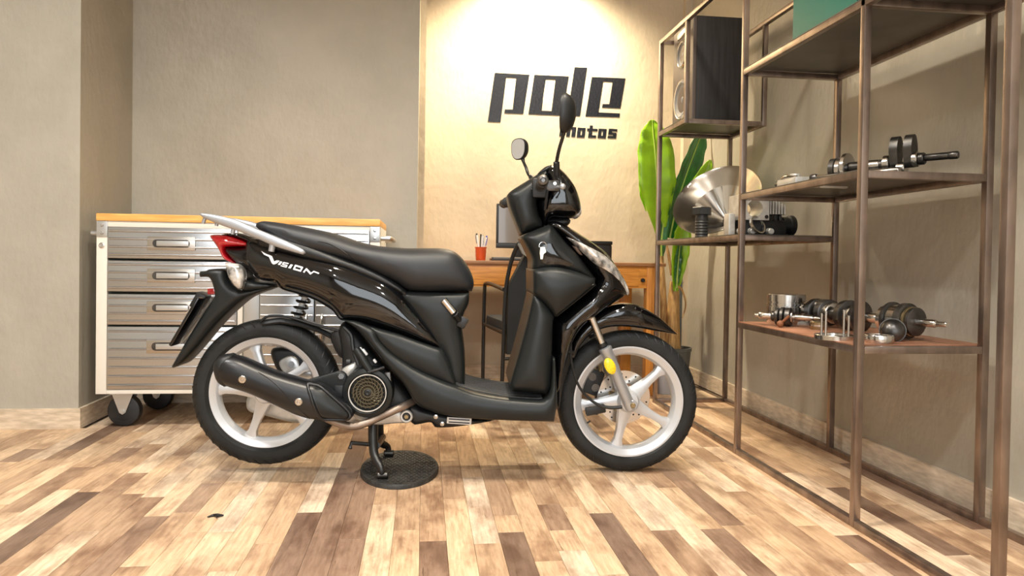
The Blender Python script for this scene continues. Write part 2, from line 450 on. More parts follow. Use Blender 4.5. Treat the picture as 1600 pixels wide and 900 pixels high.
for (x0, y0, y1, t) in cells:
    if in_view(x0, y0, y1) and n_pl < 298:
        o = bpy.data.objects.new('plank', plank_me); COL.objects.link(o); o.parent = floor
        o.location = (x0+PW/2, (y0+y1)/2, -.003); o.scale = (PW-.0007, y1-y0-.0008, .006); o.color = (t, t, t, 1)
        n_pl += 1
    else: far.append((x0, y0, y1, t))
for k in range(math.floor(XL/PW), math.floor(XR/PW)+1):
    y = YF
    top = NEAR if k >= math.floor(-2.0/PW) else YP
    while y < top-.5:
        y2 = min(y+random.uniform(.4, .9), top); far.append((k*PW, y, y2, tone())); y = y2
g = G(); tv = []
for (x0, y0, y1, t) in far:
    g.box(x0+.0004, min(x0+PW-.0004, XR), y0, y1-.001, -.006, -.0002); tv += [t]*6
me = bpy.data.meshes.new('plank_field'); me.from_pydata(g.v, [], g.f)
at = me.attributes.new('tone', 'FLOAT', 'FACE'); at.data.foreach_set('value', tv)
o = link('plank_field', me, 'plank_far', floor, smooth=False); o['kind'] = 'stuff'

# ceiling panels (above and behind the camera) and the wall-washer lamp
for (x, y) in DOWNLIGHTS:
    t = thing('ceiling_downlight', (x, y, CEIL), 'small round recessed lamp in the ceiling', 'lamp', 'round ceiling lamps')
    G().lathe([(.075, -.002), (.105, -.002), (.108, -.006), (.100, -.012), (.080, -.012)], 32, closed=True).build('lamp_ring', 'lampbody', t)
    G().lathe([(0, -.003), (.078, -.003), (.078, -.006), (0, -.006)], 32).build('diffuser', 'lamp', t)
t = thing('spot_lamp', (0.66, 3.93, CEIL), 'small round ceiling spot lamp above the wall lettering', 'lamp')
G().cyl((0, 0, 0), (0, 0, -.13), .02).build('stem', 'lampbody', t)
G().lathe([(.055, -.13), (.06, -.21), (.056, -.21), (.05, -.14)], 24, closed=True).build('shade', 'lampbody', t)

# ================================================================== SCOOTER
HEAD = math.radians(-3.7)
SU = np.array([math.cos(HEAD), math.sin(HEAD), 0.0])      # forward
SV = np.array([-math.sin(HEAD), math.cos(HEAD), 0.0])     # towards its left side (away from the camera)
FC = on_floor(980, 733.5)                                  # where the front tyre meets the floor
SO = np.array([FC[0], FC[1], 0]) - SU*0.62
scooter = thing('motor_scooter', SO, 'black motor scooter with silver five-spoke wheels on its centre stand', 'motor scooter', rz=HEAD)
def S(px, py, y):
    """pixel -> (x, z) of the scooter on its lateral plane y"""
    d = ray(px, py); c = CAM-SO
    t = (y-c@SV)/(d@SV); p = c+d*t
    return float(p@SU), float(p[2])
def S3(px, py, y):
    x, z = S(px, py, y); return (x, y, z)

def smooth_loop(pts, step=.007, sharp=()):
    """closed Catmull-Rom through pts (corners listed in sharp stay corners), resampled"""
    n = len(pts); out = []
    P = [np.array(p) for p in pts]
    for i in range(n):
        a, b, c, d = P[i-1], P[i], P[(i+1) % n], P[(i+2) % n]
        if i in sharp: a = b-(c-b)*.6
        if (i+1) % n in sharp: d = c+(c-b)*.6
        m = max(1, int(np.linalg.norm(c-b)/step))
        for k in range(m):
            t = k/m
            out.append(.5*((2*b)+(-a+c)*t+(2*a-5*b+4*c-d)*t*t+(-a+3*b-3*c+d)*t**3))
    return np.array(out)
def seg_dist(Q, B):
    A, C = B, np.roll(B, -1, axis=0); D = C-A; L = (D**2).sum(1)+1e-12
    t = np.clip((((Q[:, None, :]-A[None])*D[None]).sum(2))/L, 0, 1)
    pr = A[None]+t[..., None]*D[None]
    return np.sqrt(((Q[:, None, :]-pr)**2).sum(2)).min(1)
def soft_dist(Q, B):
    """distance to the outline without ridges: (half the integral of ds/r^3) ** -1/2, which equals the distance beside a straight edge"""
    A, C = B, np.roll(B, -1, axis=0); D = C-A; L = np.sqrt((D**2).sum(1))+1e-12; T = D/L[:, None]
    R_ = Q[:, None, :]-A[None]
    s = (R_*T[None]).sum(2); h2 = np.maximum((R_**2).sum(2)-s*s, 1e-9)
    f = lambda x: x/(h2*np.sqrt(h2+x*x))
    I = (f(L[None]-s)-f(-s)).sum(1)
    return (np.maximum(I, 1e-9)/2)**-.5
def inside(Q, B):
    x, y = Q[:, 0][:, None], Q[:, 1][:, None]
    x1, y1 = B[:, 0], B[:, 1]; x2, y2 = np.roll(x1, -1), np.roll(y1, -1)
    c = ((y1 > y) != (y2 > y)) & (x < (x2-x1)*(y-y1)/(y2-y1+1e-15)+x1)
    return c.sum(1) % 2 == 1
def triangulate(B, R, grid):
    rings = []
    T = np.roll(B, -1, axis=0)-np.roll(B, 1, axis=0)
    Nn = np.stack([-T[:, 1], T[:, 0]], 1); Nn /= np.linalg.norm(Nn, axis=1)[:, None]+1e-12
    area = .5*np.sum(B[:, 0]*np.roll(B[:, 1], -1)-np.roll(B[:, 0], -1)*B[:, 1])
    if area < 0: Nn = -Nn
    for f in (.05, .16, .34, .58, .85, 1.1):
        Q = B+Nn*R*f
        ok = inside(Q, B); Q = Q[ok]
        if len(Q): rings.append(Q[seg_dist(Q, B) > R*f*.97])
    lo, hi = B.min(0), B.max(0)
    gx, gy = np.meshgrid(np.arange(lo[0], hi[0], grid), np.arange(lo[1], hi[1], grid))
    Q = np.stack([gx.ravel(), gy.ravel()], 1); Q = Q[inside(Q, B)]
    if len(Q):
        d = seg_dist(Q, B); rings.append(Q[(d > R*1.1+grid*.5) if R*1.1+grid*.5 < d.max() else (d > d.max()*.85)])
    I = np.concatenate(rings) if rings else np.zeros((0, 2))
    # thin points that crowd
    keep = {}
    for p in I: keep.setdefault((round(p[0]/.0016), round(p[1]/.0016)), p)
    I = np.array(list(keep.values())) if keep else np.zeros((0, 2))
    allv = [Vector((float(p[0]), float(p[1]))) for p in B]+[Vector((float(p[0]), float(p[1]))) for p in I]
    n = len(B)
    V, E_, Fc, *_ = delaunay_2d_cdt(allv, [(i, (i+1) % n) for i in range(n)], [], 1, 1e-7)
    return np.array([(v.x, v.y) for v in V]), [tuple(f) for f in Fc]

class Puff:
    """solid pillowed about the lateral plane yc; outline in pixels seen on its near edge"""
    def __init__(s, px, we, wm, R, yc=0.0, sharp=(), wx=None, grid=.014, step=.008, plane=None, smooth=True, lip=0.0):
        s.lip = lip; s.we, s.wm, s.R, s.yc = we, wm, R, yc
        pl = yc-we-(wm-we)*.35 if plane is None else plane
        pts = [S(p[0], p[1], pl) for p in px]
        s.B = smooth_loop(pts, step, sharp if smooth else range(len(pts)))
        s.wx = sorted([(S(p, 500, pl)[0], m) for p, m in wx]) if wx else None
        s.grid = grid; s.V = None
    def solve(s):
        s.V, s.F = triangulate(s.B, s.lip or s.R, s.grid)
        w = s.raw(s.V); n = len(s.V)
        s.edge = seg_dist(s.V, s.B) < 1e-5
        w0 = s.we*(np.interp(s.V[:, 0], [a for a, _ in s.wx], [b for _, b in s.wx]) if s.wx else np.ones(n))
        w = np.where(s.edge, w0, w)
        s.w = w
    def width(s, Q): return s.raw(Q)
    def raw(s, Q):
        d = np.where(inside(Q, s.B), soft_dist(Q, s.B), 0)
        t = np.clip(d/s.R, 0, 1)
        if s.lip:        # small rounded edge, then a gentle dome
            e = np.clip(d/s.lip, 0, 1); k = .42
            w = s.we+(s.wm-s.we)*(k*np.sqrt(np.clip(1-(1-e)**2, 0, 1))+(1-k)*np.tanh(1.6*d/s.R)/np.tanh(1.6))
        else: w = s.we+(s.wm-s.we)*np.sqrt(np.clip(1-(1-t)**2, 0, 1))
        if s.wx: w = w*np.interp(Q[:, 0], [a for a, _ in s.wx], [b for _, b in s.wx])
        return w
    def geo(s, g=None):
        g = g or G()
        if s.V is None: s.solve()
        V, Fc, w = s.V, s.F, s.w
        near = [(p[0], s.yc-k, p[1]) for p, k in zip(V, w)]; farv = [(p[0], s.yc+k, p[1]) for p, k in zip(V, w)]
        n = len(V); fs = list(Fc)+[tuple(i+n for i in f)[::-1] for f in Fc]
        if s.we > 1e-6:
            cnt = {}
            for f in Fc:
                for a, b in zip(f, f[1:]+f[:1]): cnt[(a, b)] = cnt.get((a, b), 0)+1
            for (a, b) in cnt:
                if (b, a) not in cnt: fs.append((b, a, a+n, b+n))
        g.add(near+farv, fs); return g
    def build(s, name, m, parent, angle=75):
        return s.geo().build(name, m, parent, angle)
    def at(s, px, py, off=0.0):
        """point of the near surface behind a pixel, lifted by off"""
        y = s.yc-s.wm
        for _ in range(4):
            x, z = S(px, py, y); y = s.yc-float(s.width(np.array([[x, z]]))[0])
        return (x, y-off, z)
def patch(px, host, off, thick, name, m, parent, sharp=(), mirror=False, step=.008, bulge=0.0, R=.02, grid=.012):
    """a piece lying on the near surface of a Puff (a lens, a badge)"""
    pts = [host.at(*p[:2]) for p in px]
    B = smooth_loop([(p[0], p[2]) for p in pts], step, sharp)
    V, Fc = triangulate(B, R, grid)
    d = seg_dist(V, B); w = host.width(V)
    b = bulge*np.sqrt(np.clip(1-(1-np.clip(d/R, 0, 1))**2, 0, 1))
    top = [(p[0], host.yc-k-off-bb, p[1]) for p, k, bb in zip(V, w, b)]
    bot = [(p[0], host.yc-k-off+thick, p[1]) for p, k in zip(V, w)]
    n = len(V); fs = list(Fc)+[tuple(i+n for i in f)[::-1] for f in Fc]; cnt = {}
    for f in Fc:
        for a, c in zip(f, f[1:]+f[:1]): cnt[(a, c)] = 1
    fs += [(c, a, a+n, c+n) for (a, c) in cnt if (c, a) not in cnt]
    g = G().add(top+bot, fs)
    o = g.build(name, m, parent)
    if mirror:
        g2 = G().add([(x, -y, z) for x, y, z in top+bot], fs); g2.build(name, m, parent)
    return o
def ty(x, y, z): return Matrix.Translation((x, y, z))
RY = Matrix.Rotation(math.pi/2, 4, 'X')                    # lathe axis Z -> -Y (towards the camera)

# ---- wheels: rim is the part, tyre, spokes, hub and disc its sub-parts
def wheel(name, c, r_t, w_t, r_rim, a0, front):
    cx, cz = c
    def L(pr, n=72): return G().lathe(pr, n, RY, closed=True)
    rim = L([(r_rim, -.034), (r_rim+.003, -.030), (r_rim-.003, -.026), (r_rim-.012, -.022), (r_rim-.019, -.010), (r_rim-.022, 0), (r_rim-.019, .010), (r_rim-.012, .022), (r_rim-.003, .026), (r_rim+.003, .030), (r_rim, .034),
             (r_rim-.006, .034), (r_rim-.014, .030), (r_rim-.024, .024), (r_rim-.031, .012), (r_rim-.033, 0), (r_rim-.031, -.012), (r_rim-.024, -.024), (r_rim-.014, -.030), (r_rim-.006, -.034)]).build(name, 'silver', scooter, 25)
    rim.location = (cx, 0, cz)
    h = w_t/2; s = r_t-r_rim
    pr = []
    for a, k in [(-1, 0), (-.96, .16), (-1.0, .38), (-.985, .55), (-.90, .74), (-.74, .87), (-.52, .945), (-.27, .985), (0, 1), (.27, .985), (.52, .945), (.74, .87), (.90, .74), (.985, .55), (1.0, .38), (.96, .16), (1, 0)]:
        sc = 1 if k > .1 else .72
        pr.append((r_rim-.004+k*(s+.004), a*h*sc))
    ty_o = L(pr, 96).build('tyre', 'tyre', rim, 30)
    # tread grooves running over the shoulder
    g = G()
    for k in range(44):
        a = 2*math.pi*k/44
        for sgn in (-1, 1):
            a2 = a+(math.pi/44 if sgn > 0 else 0)
            P = []
            for q, (yy, rr, da) in enumerate([(.97, .60, 0), (.90, .755, .03), (.74, .885, .06), (.52, .96, .085)]):
                rad = r_rim+rr*s-.0006
                P.append((rad*math.cos(a2+da), sgn*yy*h*1.005, rad*math.sin(a2+da)))
            g.tube(P, [.0010, .0014, .0014, .0010], 4)
    tg = g.build('tread_groove', 'matte2', rim); tg['kind'] = 'stuff'
    sp = G()
    yo = .012
    # spoke pointing along +X: I-shaped taper from hub to rim
    secs = [(.018, .030, .026), (.045, .021, .019), (.10, .013, .014), (.138, .0125, .012), (.158, .020, .011), (r_rim-.020, .030, .010)]
    vs, fs = [], []
    for (x, w, t) in secs:
        vs += [(x, -t, -w), (x, -t-.004, -w*.45), (x, -t-.004, w*.45), (x, -t, w), (x, t, w), (x, t+.004, w*.45), (x, t+.004, -w*.45), (x, t, -w)]
    for i in range(len(secs)-1):
        for k in range(8):
            fs.append((i*8+k, i*8+(k+1) % 8, i*8+8+(k+1) % 8, i*8+8+k))
    fs += [tuple(range(8)), tuple(range((len(secs)-1)*8, len(secs)*8))]
    sp.add(vs, fs)
    sm = sp.mesh('spoke'); 
    first = True
    for k in range(5):
        if first: o = link('spoke', sm, 'silver', rim, True, 40); first = False
        else:
            o = bpy.data.objects.new('spoke', sm); COL.objects.link(o); o.parent = rim
        o.rotation_euler = (0, -math.radians(a0+72*k), 0)
    G().lathe([(.012, -.048), (.030, -.046), (.036, -.036), (.040, -.02), (.040, .02), (.036, .036), (.030, .046), (.012, .048)], 32, RY).build('hub', 'silver', rim)
    G().cyl((0, -.062, 0), (0, .062, 0), .009, n=6, b=.002).build('axle_bolt', 'steel', rim)
    return rim
RC = S(416.5, 612.5, -.02); FWc = S(981, 625.5, -.02)
FWc = (FWc[0], .2425)
rear = wheel('rear_wheel', RC, .2435, .096, .188, 106, False)
front = wheel('front_wheel', FWc, .2425, .084, .190, 42, True)
# front brake disc on the far side
g = G().lathe([(.050, -.0022), (.094, -.0022), (.094, .0022), (.050, .0022)], 56, ty(0, .050, 0) @ RY, closed=True)
bd = g.build('brake_disc', 'steel', front)
g = G()
for k in range(5):
    a = math.radians(72*k+20)
    g.cyl((.02*math.cos(a), .050, .02*math.sin(a)), (.056*math.cos(a), .050, .056*math.sin(a)), .008, n=8)
g.build('disc_carrier', 'brass', front)
g = G()
for k in range(30):
    a = 2*math.pi*k/30; rr = (.060, .071, .083)[k % 3]
    g.cyl((rr*math.cos(a), .0472, rr*math.sin(a)), (rr*math.cos(a), .0476, rr*math.sin(a)), .0032, n=8)
dh = g.build('disc_hole', 'matte2', front); dh['kind'] = 'stuff'
# valve stem
x, z = S(914, 664, -.02); G().cyl((x-FWc[0], -.01, z-FWc[1]), (x-FWc[0]+.02, -.012, z-FWc[1]+.012), .003).build('valve', 'matte2', front)

# ---- body panels
tail = Puff([(375, 414), (372, 398), (385, 372), (430, 386), (480, 398), (530, 409), (570, 424), (603, 438), (630, 460), (645, 478), (662, 499), (680, 524), (692, 546), (678, 541), (655, 534), (622, 522), (589, 511), (560, 504), (531, 501), (517, 486), (492, 471), (468, 462), (436, 453), (424, 442), (398, 436)],
            .095, .150, .085, lip=.03, sharp=(12, 0), grid=.012, wx=[(370, .72), (440, .85), (520, 1.0), (690, 1.06)])
to = tail.build('tail_fairing', 'gloss', scooter)
# dark strip between seat and fairing
Puff([(398, 386), (410, 360), (470, 376), (520, 396), (560, 412), (600, 430), (632, 452), (638, 466), (612, 452), (570, 433), (530, 419), (480, 407), (430, 394)], .09, .135, .03, wx=[(370, .72), (440, .85), (520, 1.0)]).build('seat_base', 'matte2', scooter)
seat = Puff([(393, 352), (402, 345), (419, 345.5), (455, 351), (504, 361), (529, 368.5), (556, 377.5), (589, 384), (633, 387.5), (665, 387.5), (690, 388), (707, 392), (720, 402), (731, 417), (738, 432), (740.5, 445), (737, 456), (700, 456.5), (655, 456), (634, 452), (618, 442), (589, 429), (560, 416), (529, 406), (500, 400), (470, 392), (420, 372)],
            .07, .142, .06, sharp=(16,), wx=[(392, .72), (450, .92), (550, 1.0), (650, 1.04), (740, .86)])
so_ = seat.build('seat', 'seat', scooter)
# seam on the passenger step
P = [seat.at(*p, .0008) for p in [(497, 377), (512, 380), (527, 387), (541, 396), (550, 405), (557, 414)]]
G().tube(P, .0016, 6, smooth=4).build('seam', 'matte2', so_)
P = [seat.at(*p, .0) for p in [(640, 450), (670, 453), (700, 453.5), (733, 453)]]
pillar = Puff([(612, 458), (640, 456), (700, 458), (733, 458), (732, 474), (724, 492), (720, 512), (724, 545), (726, 575), (726, 606), (700, 606), (690, 560), (660, 510), (630, 470)], .095, .125, .05, lip=.014, sharp=(0, 3, 9, 10))
pillar.build('under_seat_cover', 'matte', scooter)
upper = Puff([(575, 510), (600, 517), (622, 523), (655, 535), (690, 547), (698, 560), (708, 585), (714, 606), (690, 597), (655, 583), (619, 562), (594, 538), (584, 522)], .135, .160, .05, lip=.010, sharp=(0, 4, 7))
upper.build('side_panel', 'matte', scooter)
skirt = Puff([(531, 501), (558, 505), (583, 517), (590, 531), (603, 546), (619, 559), (652, 579), (686, 594), (711, 603), (742, 614), (787, 622), (835, 626), (850, 625), (858, 617), (862, 600), (864, 560), (868, 560), (870, 600), (871, 630), (866, 660), (830, 659), (787, 657.5), (742, 655), (700, 650), (675, 644), (650, 632), (630, 602), (601, 570), (574, 537), (553, 514)],
             .155, .185, .04, lip=.012, sharp=(0, 15, 16, 19), wx=[(531, .82), (600, .93), (690, 1.0), (860, 1.0)])
sk = skirt.build('side_skirt', 'matte', scooter)
# floor mat with ribs
def floor_top(px): return skirt.B
g = G()
near = [(712, 602.5), (742, 613), (787, 621), (835, 625), (848, 624)]
pts = [S3(px, py, -.15) for px, py in near]
poly = [(x, -.135, z+.004) for x, _, z in pts]
vs = [(x, -.135, z+.003) for x, _, z in pts]+[(x, .135, z+.003) for x, _, z in pts]+[(x, -.135, z-.006) for x, _, z in pts]+[(x, .135, z-.006) for x, _, z in pts]
n = len(pts); fs = []
for i in range(n-1):
    fs += [(i, i+1, i+1+n, i+n), (i+2*n, i+1+2*n, i+1, i), (i+n, i+1+n, i+1+3*n, i+3*n), (i+2*n, i+3*n, i+1+3*n, i+1+2*n)]
fs += [(0, n, 3*n, 2*n), (n-1, 3*n-1, 4*n-1, 2*n-1)]
fm = G().add(vs, fs).build('floor_mat', 'mat_rubber', scooter)
g = G()
for k in range(9):
    yy = -.11+k*.0275
    g.tube([(x, yy+(.012 if i % 2 else -.006), z+.004) for i, (x, _, z) in enumerate(pts)], .0022, 5)
g.build('mat_rib', 'mat_rubber', fm)
shield = Puff([(834, 459), (850, 470), (867, 494), (865, 505), (863, 560), (861, 605), (855, 617), (801, 611), (797, 604), (806, 570), (813, 545), (827, 491)], .135, .180, .08, lip=.028, sharp=(0, 2, 6, 7))
shield.build('leg_shield', 'matte', scooter)
shield2 = Puff([(833, 421), (860, 417), (890, 421), (931, 435), (931, 444), (900, 470), (869, 496), (850, 474), (833, 460)], .140, .186, .06, lip=.016, sharp=(0, 3, 4, 6, 8))
shield2.build('knee_panel', 'matte', scooter)
inner = Puff([(815, 370), (832, 361), (850, 354), (863, 352), (885, 378), (905, 400), (928, 430), (931, 439), (880, 428), (836, 426), (832, 405), (824, 386)], .095, .150, .05, lip=.025, sharp=(0, 6))
inner.build('inner_cover', 'matte', scooter)
patch([(842, 392), (850, 383), (862, 381), (876, 391), (890, 404), (897, 412), (884, 417), (862, 415), (846, 408)], inner, .002, .012, 'glove_recess', 'gloss', scooter)
cover = Puff([(856, 352), (864, 345), (876, 346), (890, 353), (910, 366), (932, 381), (952, 396), (970, 420), (982, 447), (985, 460), (978, 466), (963, 475), (932, 496), (912, 512), (897, 536), (886, 572), (876, 612), (868, 614), (866, 560), (864, 505), (872, 495), (932, 443), (930, 432), (912, 406), (888, 378)],
              .07, .176, .10, lip=.03, sharp=(9,), wx=[(850, 1.0), (930, 1.0), (985, .62)])
co = cover.build('front_fairing', 'gloss', scooter)
patch([(884, 370), (904, 378), (925, 388), (946, 400), (964, 418), (977, 440), (983, 458), (980, 461.5), (971, 443), (957, 429), (943, 420), (930, 413), (910, 395)], cover, .004, .02, 'headlight', 'clear', scooter, sharp=(0, 7), mirror=True, bulge=.006)
patch([(893, 384), (900, 386), (909, 399), (904, 398)], cover, .005, .012, 'indicator_lens', 'amber', scooter, mirror=True)
# crease with a bright edge along the knee panel
P = [shield2.at(*p, .001) for p in [(930.5, 444.5), (915, 458), (900, 470), (885, 482), (870, 494)]]
G().tube(P, .0025, 6, smooth=3).build('edge_trim', 'matte', scooter)

# front mudguard
fen = Puff([(888, 560), (896, 532), (912, 508), (932, 492), (957, 478), (986, 474.5), (1008, 482), (1034, 498), (1063, 524.5), (1026, 518), (1000, 513), (970, 510.5), (946, 513), (925, 522), (908, 540), (898, 562)], .035, .066, .03, sharp=(0, 8, 15), wx=[(890, 1), (1000, 1), (1063, .45)])
fo = fen.build('front_mudguard', 'gloss', scooter)
P = [fen.at(*p, .0012) for p in [(935, 500), (955, 496), (975, 498), (990, 494), (1002, 488)]]
G().tube(P, .0016, 6, smooth=4).build('crease', 'gloss', fo)
# inner mud flap behind the front wheel
Puff([(869, 560), (884, 540), (893, 560), (882, 600), (874, 640), (870, 610)], .04, .06, .02).build('inner_mud_flap', 'matte2', scooter)

# forks
for y, nm in ((-.082, 1), (.082, 0)):
    a, b_, c = S3(936, 522, y), S3(942.5, 541, y), S3(985.5, 638, y)
    if y > 0:
        dx, dz = FWc[0]-(-.0)-c[0], 0
        a, b_, c = [(p[0]+(S3(985.5, 638, -.082)[0]-c[0]), y, p[2]+(S3(985.5, 638, -.082)[2]-c[2])) for p in (a, b_, c)]
    A, Bv, Cv = Vector(a), Vector(b_), Vector(c)
    up = (A-Cv).normalized()
    fk = G().prof(Cv-up*.008, up, [(.006, 0), (.016, .004), (.0185, .012), (.0185, (Bv-Cv).length*.62), (.0205, (Bv-Cv).length*.68), (.0205, (Bv-Cv).length*.93), (.0225, (Bv-Cv).length*.95), (.0225, (Bv-Cv).length), (.014, (Bv-Cv).length+.004)], 24).build('fork_leg', 'alu' if y > 0 else 'railsilver', scooter)
    G().cyl(Bv, A+up*.10, .0125).build('fork_tube', 'steel', fk)
    G().cyl(Bv, Bv+up*.012, .0165).build('dust_seal', 'matte2', fk)
    # axle lug
    ax = Vector((FWc[0], y, FWc[1]))
    G().cyl(ax-Vector((0, .014, 0)), ax+Vector((0, .014, 0)), .017, n=20, b=.002).build('axle_lug', 'railsilver', fk)
    G().cyl(ax-Vector((0, .021, 0)), ax-Vector((0, .010, 0)), .010, n=6, b=.002).build('axle_nut', 'brass', fk)
    if y < 0:
        m = Vector(S3(953, 572, y-.024)); d = up; side = Vector((0, -1, 0))
        Mx = Matrix.Translation(m) @ Matrix(((d.x, d.z, 0, 0), (0, 0, -1, 0), (d.z, -d.x, 0, 0), (0, 0, 0, 1)))
        pr = [(1, -.3), (1, .4), (.86, .75), (.5, .95), (0, 1)]
        G().lathe(pr, 28, Mx @ Matrix.Diagonal((.0285, .0175, .007, 1))).build('reflector', 'yellow', fk)
# front caliper and brake hose
c = S(926, 596, .06)
g = G().box(-.030, .030, -.02, .02, -.045, .045, .008, ty(c[0], .062, c[1]) @ Matrix.Rotation(.35, 4, 'Y'))
cal = g.build('brake_caliper', 'matte2', scooter)
G().cyl((c[0]-.005, .035, c[1]+.02), (c[0]-.005, .045, c[1]+.02), .014).cyl((c[0]+.006, .035, c[1]-.018), (c[0]+.006, .045, c[1]-.018), .014).build('caliper_piston', 'darksteel', cal)
G().tube([S3(921, 585, .05), S3(930, 566, .05), S3(938, 575, .05), S3(930, 600, .05)], .006, 8, smooth=4).build('caliper_bracket', 'brass', cal)
g = G().box(-.038, .03, -.012, .012, -.014, .014, .005, ty(*S3(932, 640, -.05)) @ Matrix.Rotation(-.2, 4, 'Y'))
g.build('sensor_bracket', 'matte2', scooter)
P = [S3(*p, -.096) for p in [(892, 520), (892, 545), (893, 565), (899, 590), (908, 609), (922, 624), (938, 634), (955, 637), (972, 636)]]
hs = G().tube(P, [.0042]*6+[.0055, .006, .006], 8, smooth=4).build('speedometer_cable', 'matte2', scooter)
G().cyl(S3(887, 549, -.10), S3(897, 551, -.09), .006).build('cable_clip', 'matte2', hs)

# ---- handlebar
cowl = Puff([(793, 304), (801, 296), (830, 278), (853, 263.5), (858, 270), (856, 290), (846, 300), (840, 315), (842, 332), (849, 355), (832, 361), (815, 367.5), (806, 346), (797, 322)], .050, .095, .05, lip=.022, sharp=(0, 3, 9, 11))
cw = cowl.build('handlebar_rear_cowl', 'matte', scooter)
patch([(808, 318), (824, 292), (836, 286), (842, 300), (838, 316), (841, 334), (846, 351), (816, 361), (810, 340)], cowl, .004, .008, 'cowl_cheek', 'matte', scooter)
nose = Puff([(852, 264), (862, 258), (872, 260), (886, 272), (900, 292), (908, 317), (907, 333), (893, 340.5), (875, 341), (861, 341), (850, 356), (843, 334), (840, 315), (846, 300), (856, 288)], .03, .100, .04, sharp=(10,))
no = nose.build('handlebar_front_cowl', 'gloss', scooter)
Puff([(896, 338), (904, 328), (908, 322), (908.5, 334), (902, 341)], .05, .07, .02).build('nose_highlight', 'clear', no)  # pale patch standing in for the thin white highlight on the cowl edge
Puff([(840, 272), (851, 261), (862, 257), (866, 262), (852, 270)], .05, .075, .02).build('instrument_hood', 'matte', scooter)
Puff([(852, 345), (862, 341), (890, 341), (888, 352), (866, 356)], .02, .05, .02).build('steering_column', 'matte2', scooter)
# grips: throttle towards the camera, the other away from it; both bars sweep a little back
def grip(s):
    c0 = Vector(S3(846, 290, -.10)); c0.y = 0
    d = Vector((-.04, s, .0)).normalized() if s < 0 else (Vector(S3(776, 323, .28))-c0).normalized()
    a = c0+d*.10
    g = G().prof(a, d, [(.017, 0), (.0205, .004), (.0205, .010), (.0165, .014), (.0165, .12), (.0195, .124), (.0195, .132), (.015, .135)], 24)
    gr = g.build('handle_grip', 'mat_rubber', scooter)
    e = a+d*.135
    G().prof(e, d, [(.010, 0), (.0165, .002), (.0172, .022), (.014, .030), (.008, .032), (.006, .028), (.0, .028)], 24).build('bar_end_weight', 'darksteel', gr)
    g = G().box(-.026, .020, -.022, .022, -.040, .024, .007, Matrix.Translation(c0+d*.085))
    sw = g.build('switch_housing', 'matte2', scooter)
    G().cyl(c0+d*.09+Vector((-.026, 0, -.012)), c0+d*.09+Vector((-.031, 0, -.012)), .006).build('switch_button', 'matte2', sw)
    # brake lever
    p = c0+Vector((.038, s*.095, -.004))
    lv = G().tube([p, p+Vector((.022, s*.04, -.004)), p+Vector((.020, s*.10, -.010)), p+Vector((.012, s*.155, -.014))], [.006, .0055, .005, .006], 10, smooth=4).build('brake_lever', 'railsilver', scooter)
    G().sphere(p+Vector((.012, s*.162, -.014)), .010, .010, .010, 16).build('lever_ball', 'railsilver', lv)
    mc = G().box(-.02, .026, -.018, .018, -.018, .018, .006, Matrix.Translation(p+Vector((-.004, s*-.004, .004)))).build('lever_perch', 'darksteel', scooter)
    G().cyl(p+Vector((.004, s*.016, .010)), p+Vector((.004, s*.024, .010)), .006, n=6).build('perch_bolt', 'steel', mc)
    G().tube([p+Vector((-.018, s*.01, -.01)), p+Vector((-.022, s*.012, -.04)), p+Vector((-.024, 0, -.075))], .0045, 8, smooth=4).build('cable', 'matte2', scooter)
grip(-1); grip(1)
# mirrors
def mirror(head, stem, y0, face, sxw, syh):
    base = Vector(stem[-1])
    mh = Vector(head)
    n = Vector(face).normalized()
    upv = Vector((0, 0, 1)); sx = upv.cross(n).normalized(); up2 = n.cross(sx)
    Mx = Matrix.Translation(mh) @ Matrix(((sx.x, up2.x, n.x, 0), (sx.y, up2.y, n.y, 0), (sx.z, up2.z, n.z, 0), (0, 0, 0, 1)))
    # back shell bulging away from the glass
    pr = [(0, -.036), (.30, -.035), (.62, -.029), (.86, -.018), (.97, -.006), (1.0, .002), (.97, .006), (.90, .005), (0, .005)]
    g = G(); vs = []
    sq = []
    nseg = 40
    for i in range(nseg):
        a = 2*math.pi*i/nseg; ca, sa = math.cos(a), math.sin(a)
        e = .78
        sq.append((math.copysign(abs(ca)**e, ca)*sxw*(1+.12*sa), math.copysign(abs(sa)**e, sa)*syh))
    k = len(pr)
    for (ux, uy) in sq: vs += [(ux*r, uy*r, h) for r, h in pr]
    fs = [(i*k+q, ((i+1) % nseg)*k+q, ((i+1) % nseg)*k+q+1, i*k+q+1) for i in range(nseg) for q in range(k-1)]
    g.add(vs, fs, Mx)
    m = g.build('mirror_shell', 'matte2', scooter, 60)
    g = G(); vs = [(ux*.9, uy*.9, .0065) for ux, uy in sq]+[(ux*.9, uy*.9, .003) for ux, uy in sq]
    fs = [tuple(range(nseg)), tuple(range(nseg, 2*nseg))[::-1]]+[(i, (i+1) % nseg, (i+1) % nseg+nseg, i+nseg) for i in range(nseg)]
    g.add(vs, fs, Mx).build('mirror_glass', 'mirror', m)
    g = G().tube([Vector(p) for p in stem], [.010]+[.0058]*(len(stem)-1), 10, smooth=5)
    st = g.build('mirror_stem', 'blackm', scooter)
    G().cyl(base, base+(Vector(stem[-2])-base).normalized()*.045, .011, .010, b=.002).build('stem_boot', 'matte2', st)
ym = -.20
mirror(S3(881.5, 177, ym-.05), [S3(881, 203, ym-.05), S3(880, 212, ym-.045), S3(874, 232, ym-.02), S3(870, 251, ym+.01), S3(869.5, 262, ym+.02), S3(869.5, 274, ym+.03)], ym, (-.95, .28, .05), .048, .062)
ym = .20
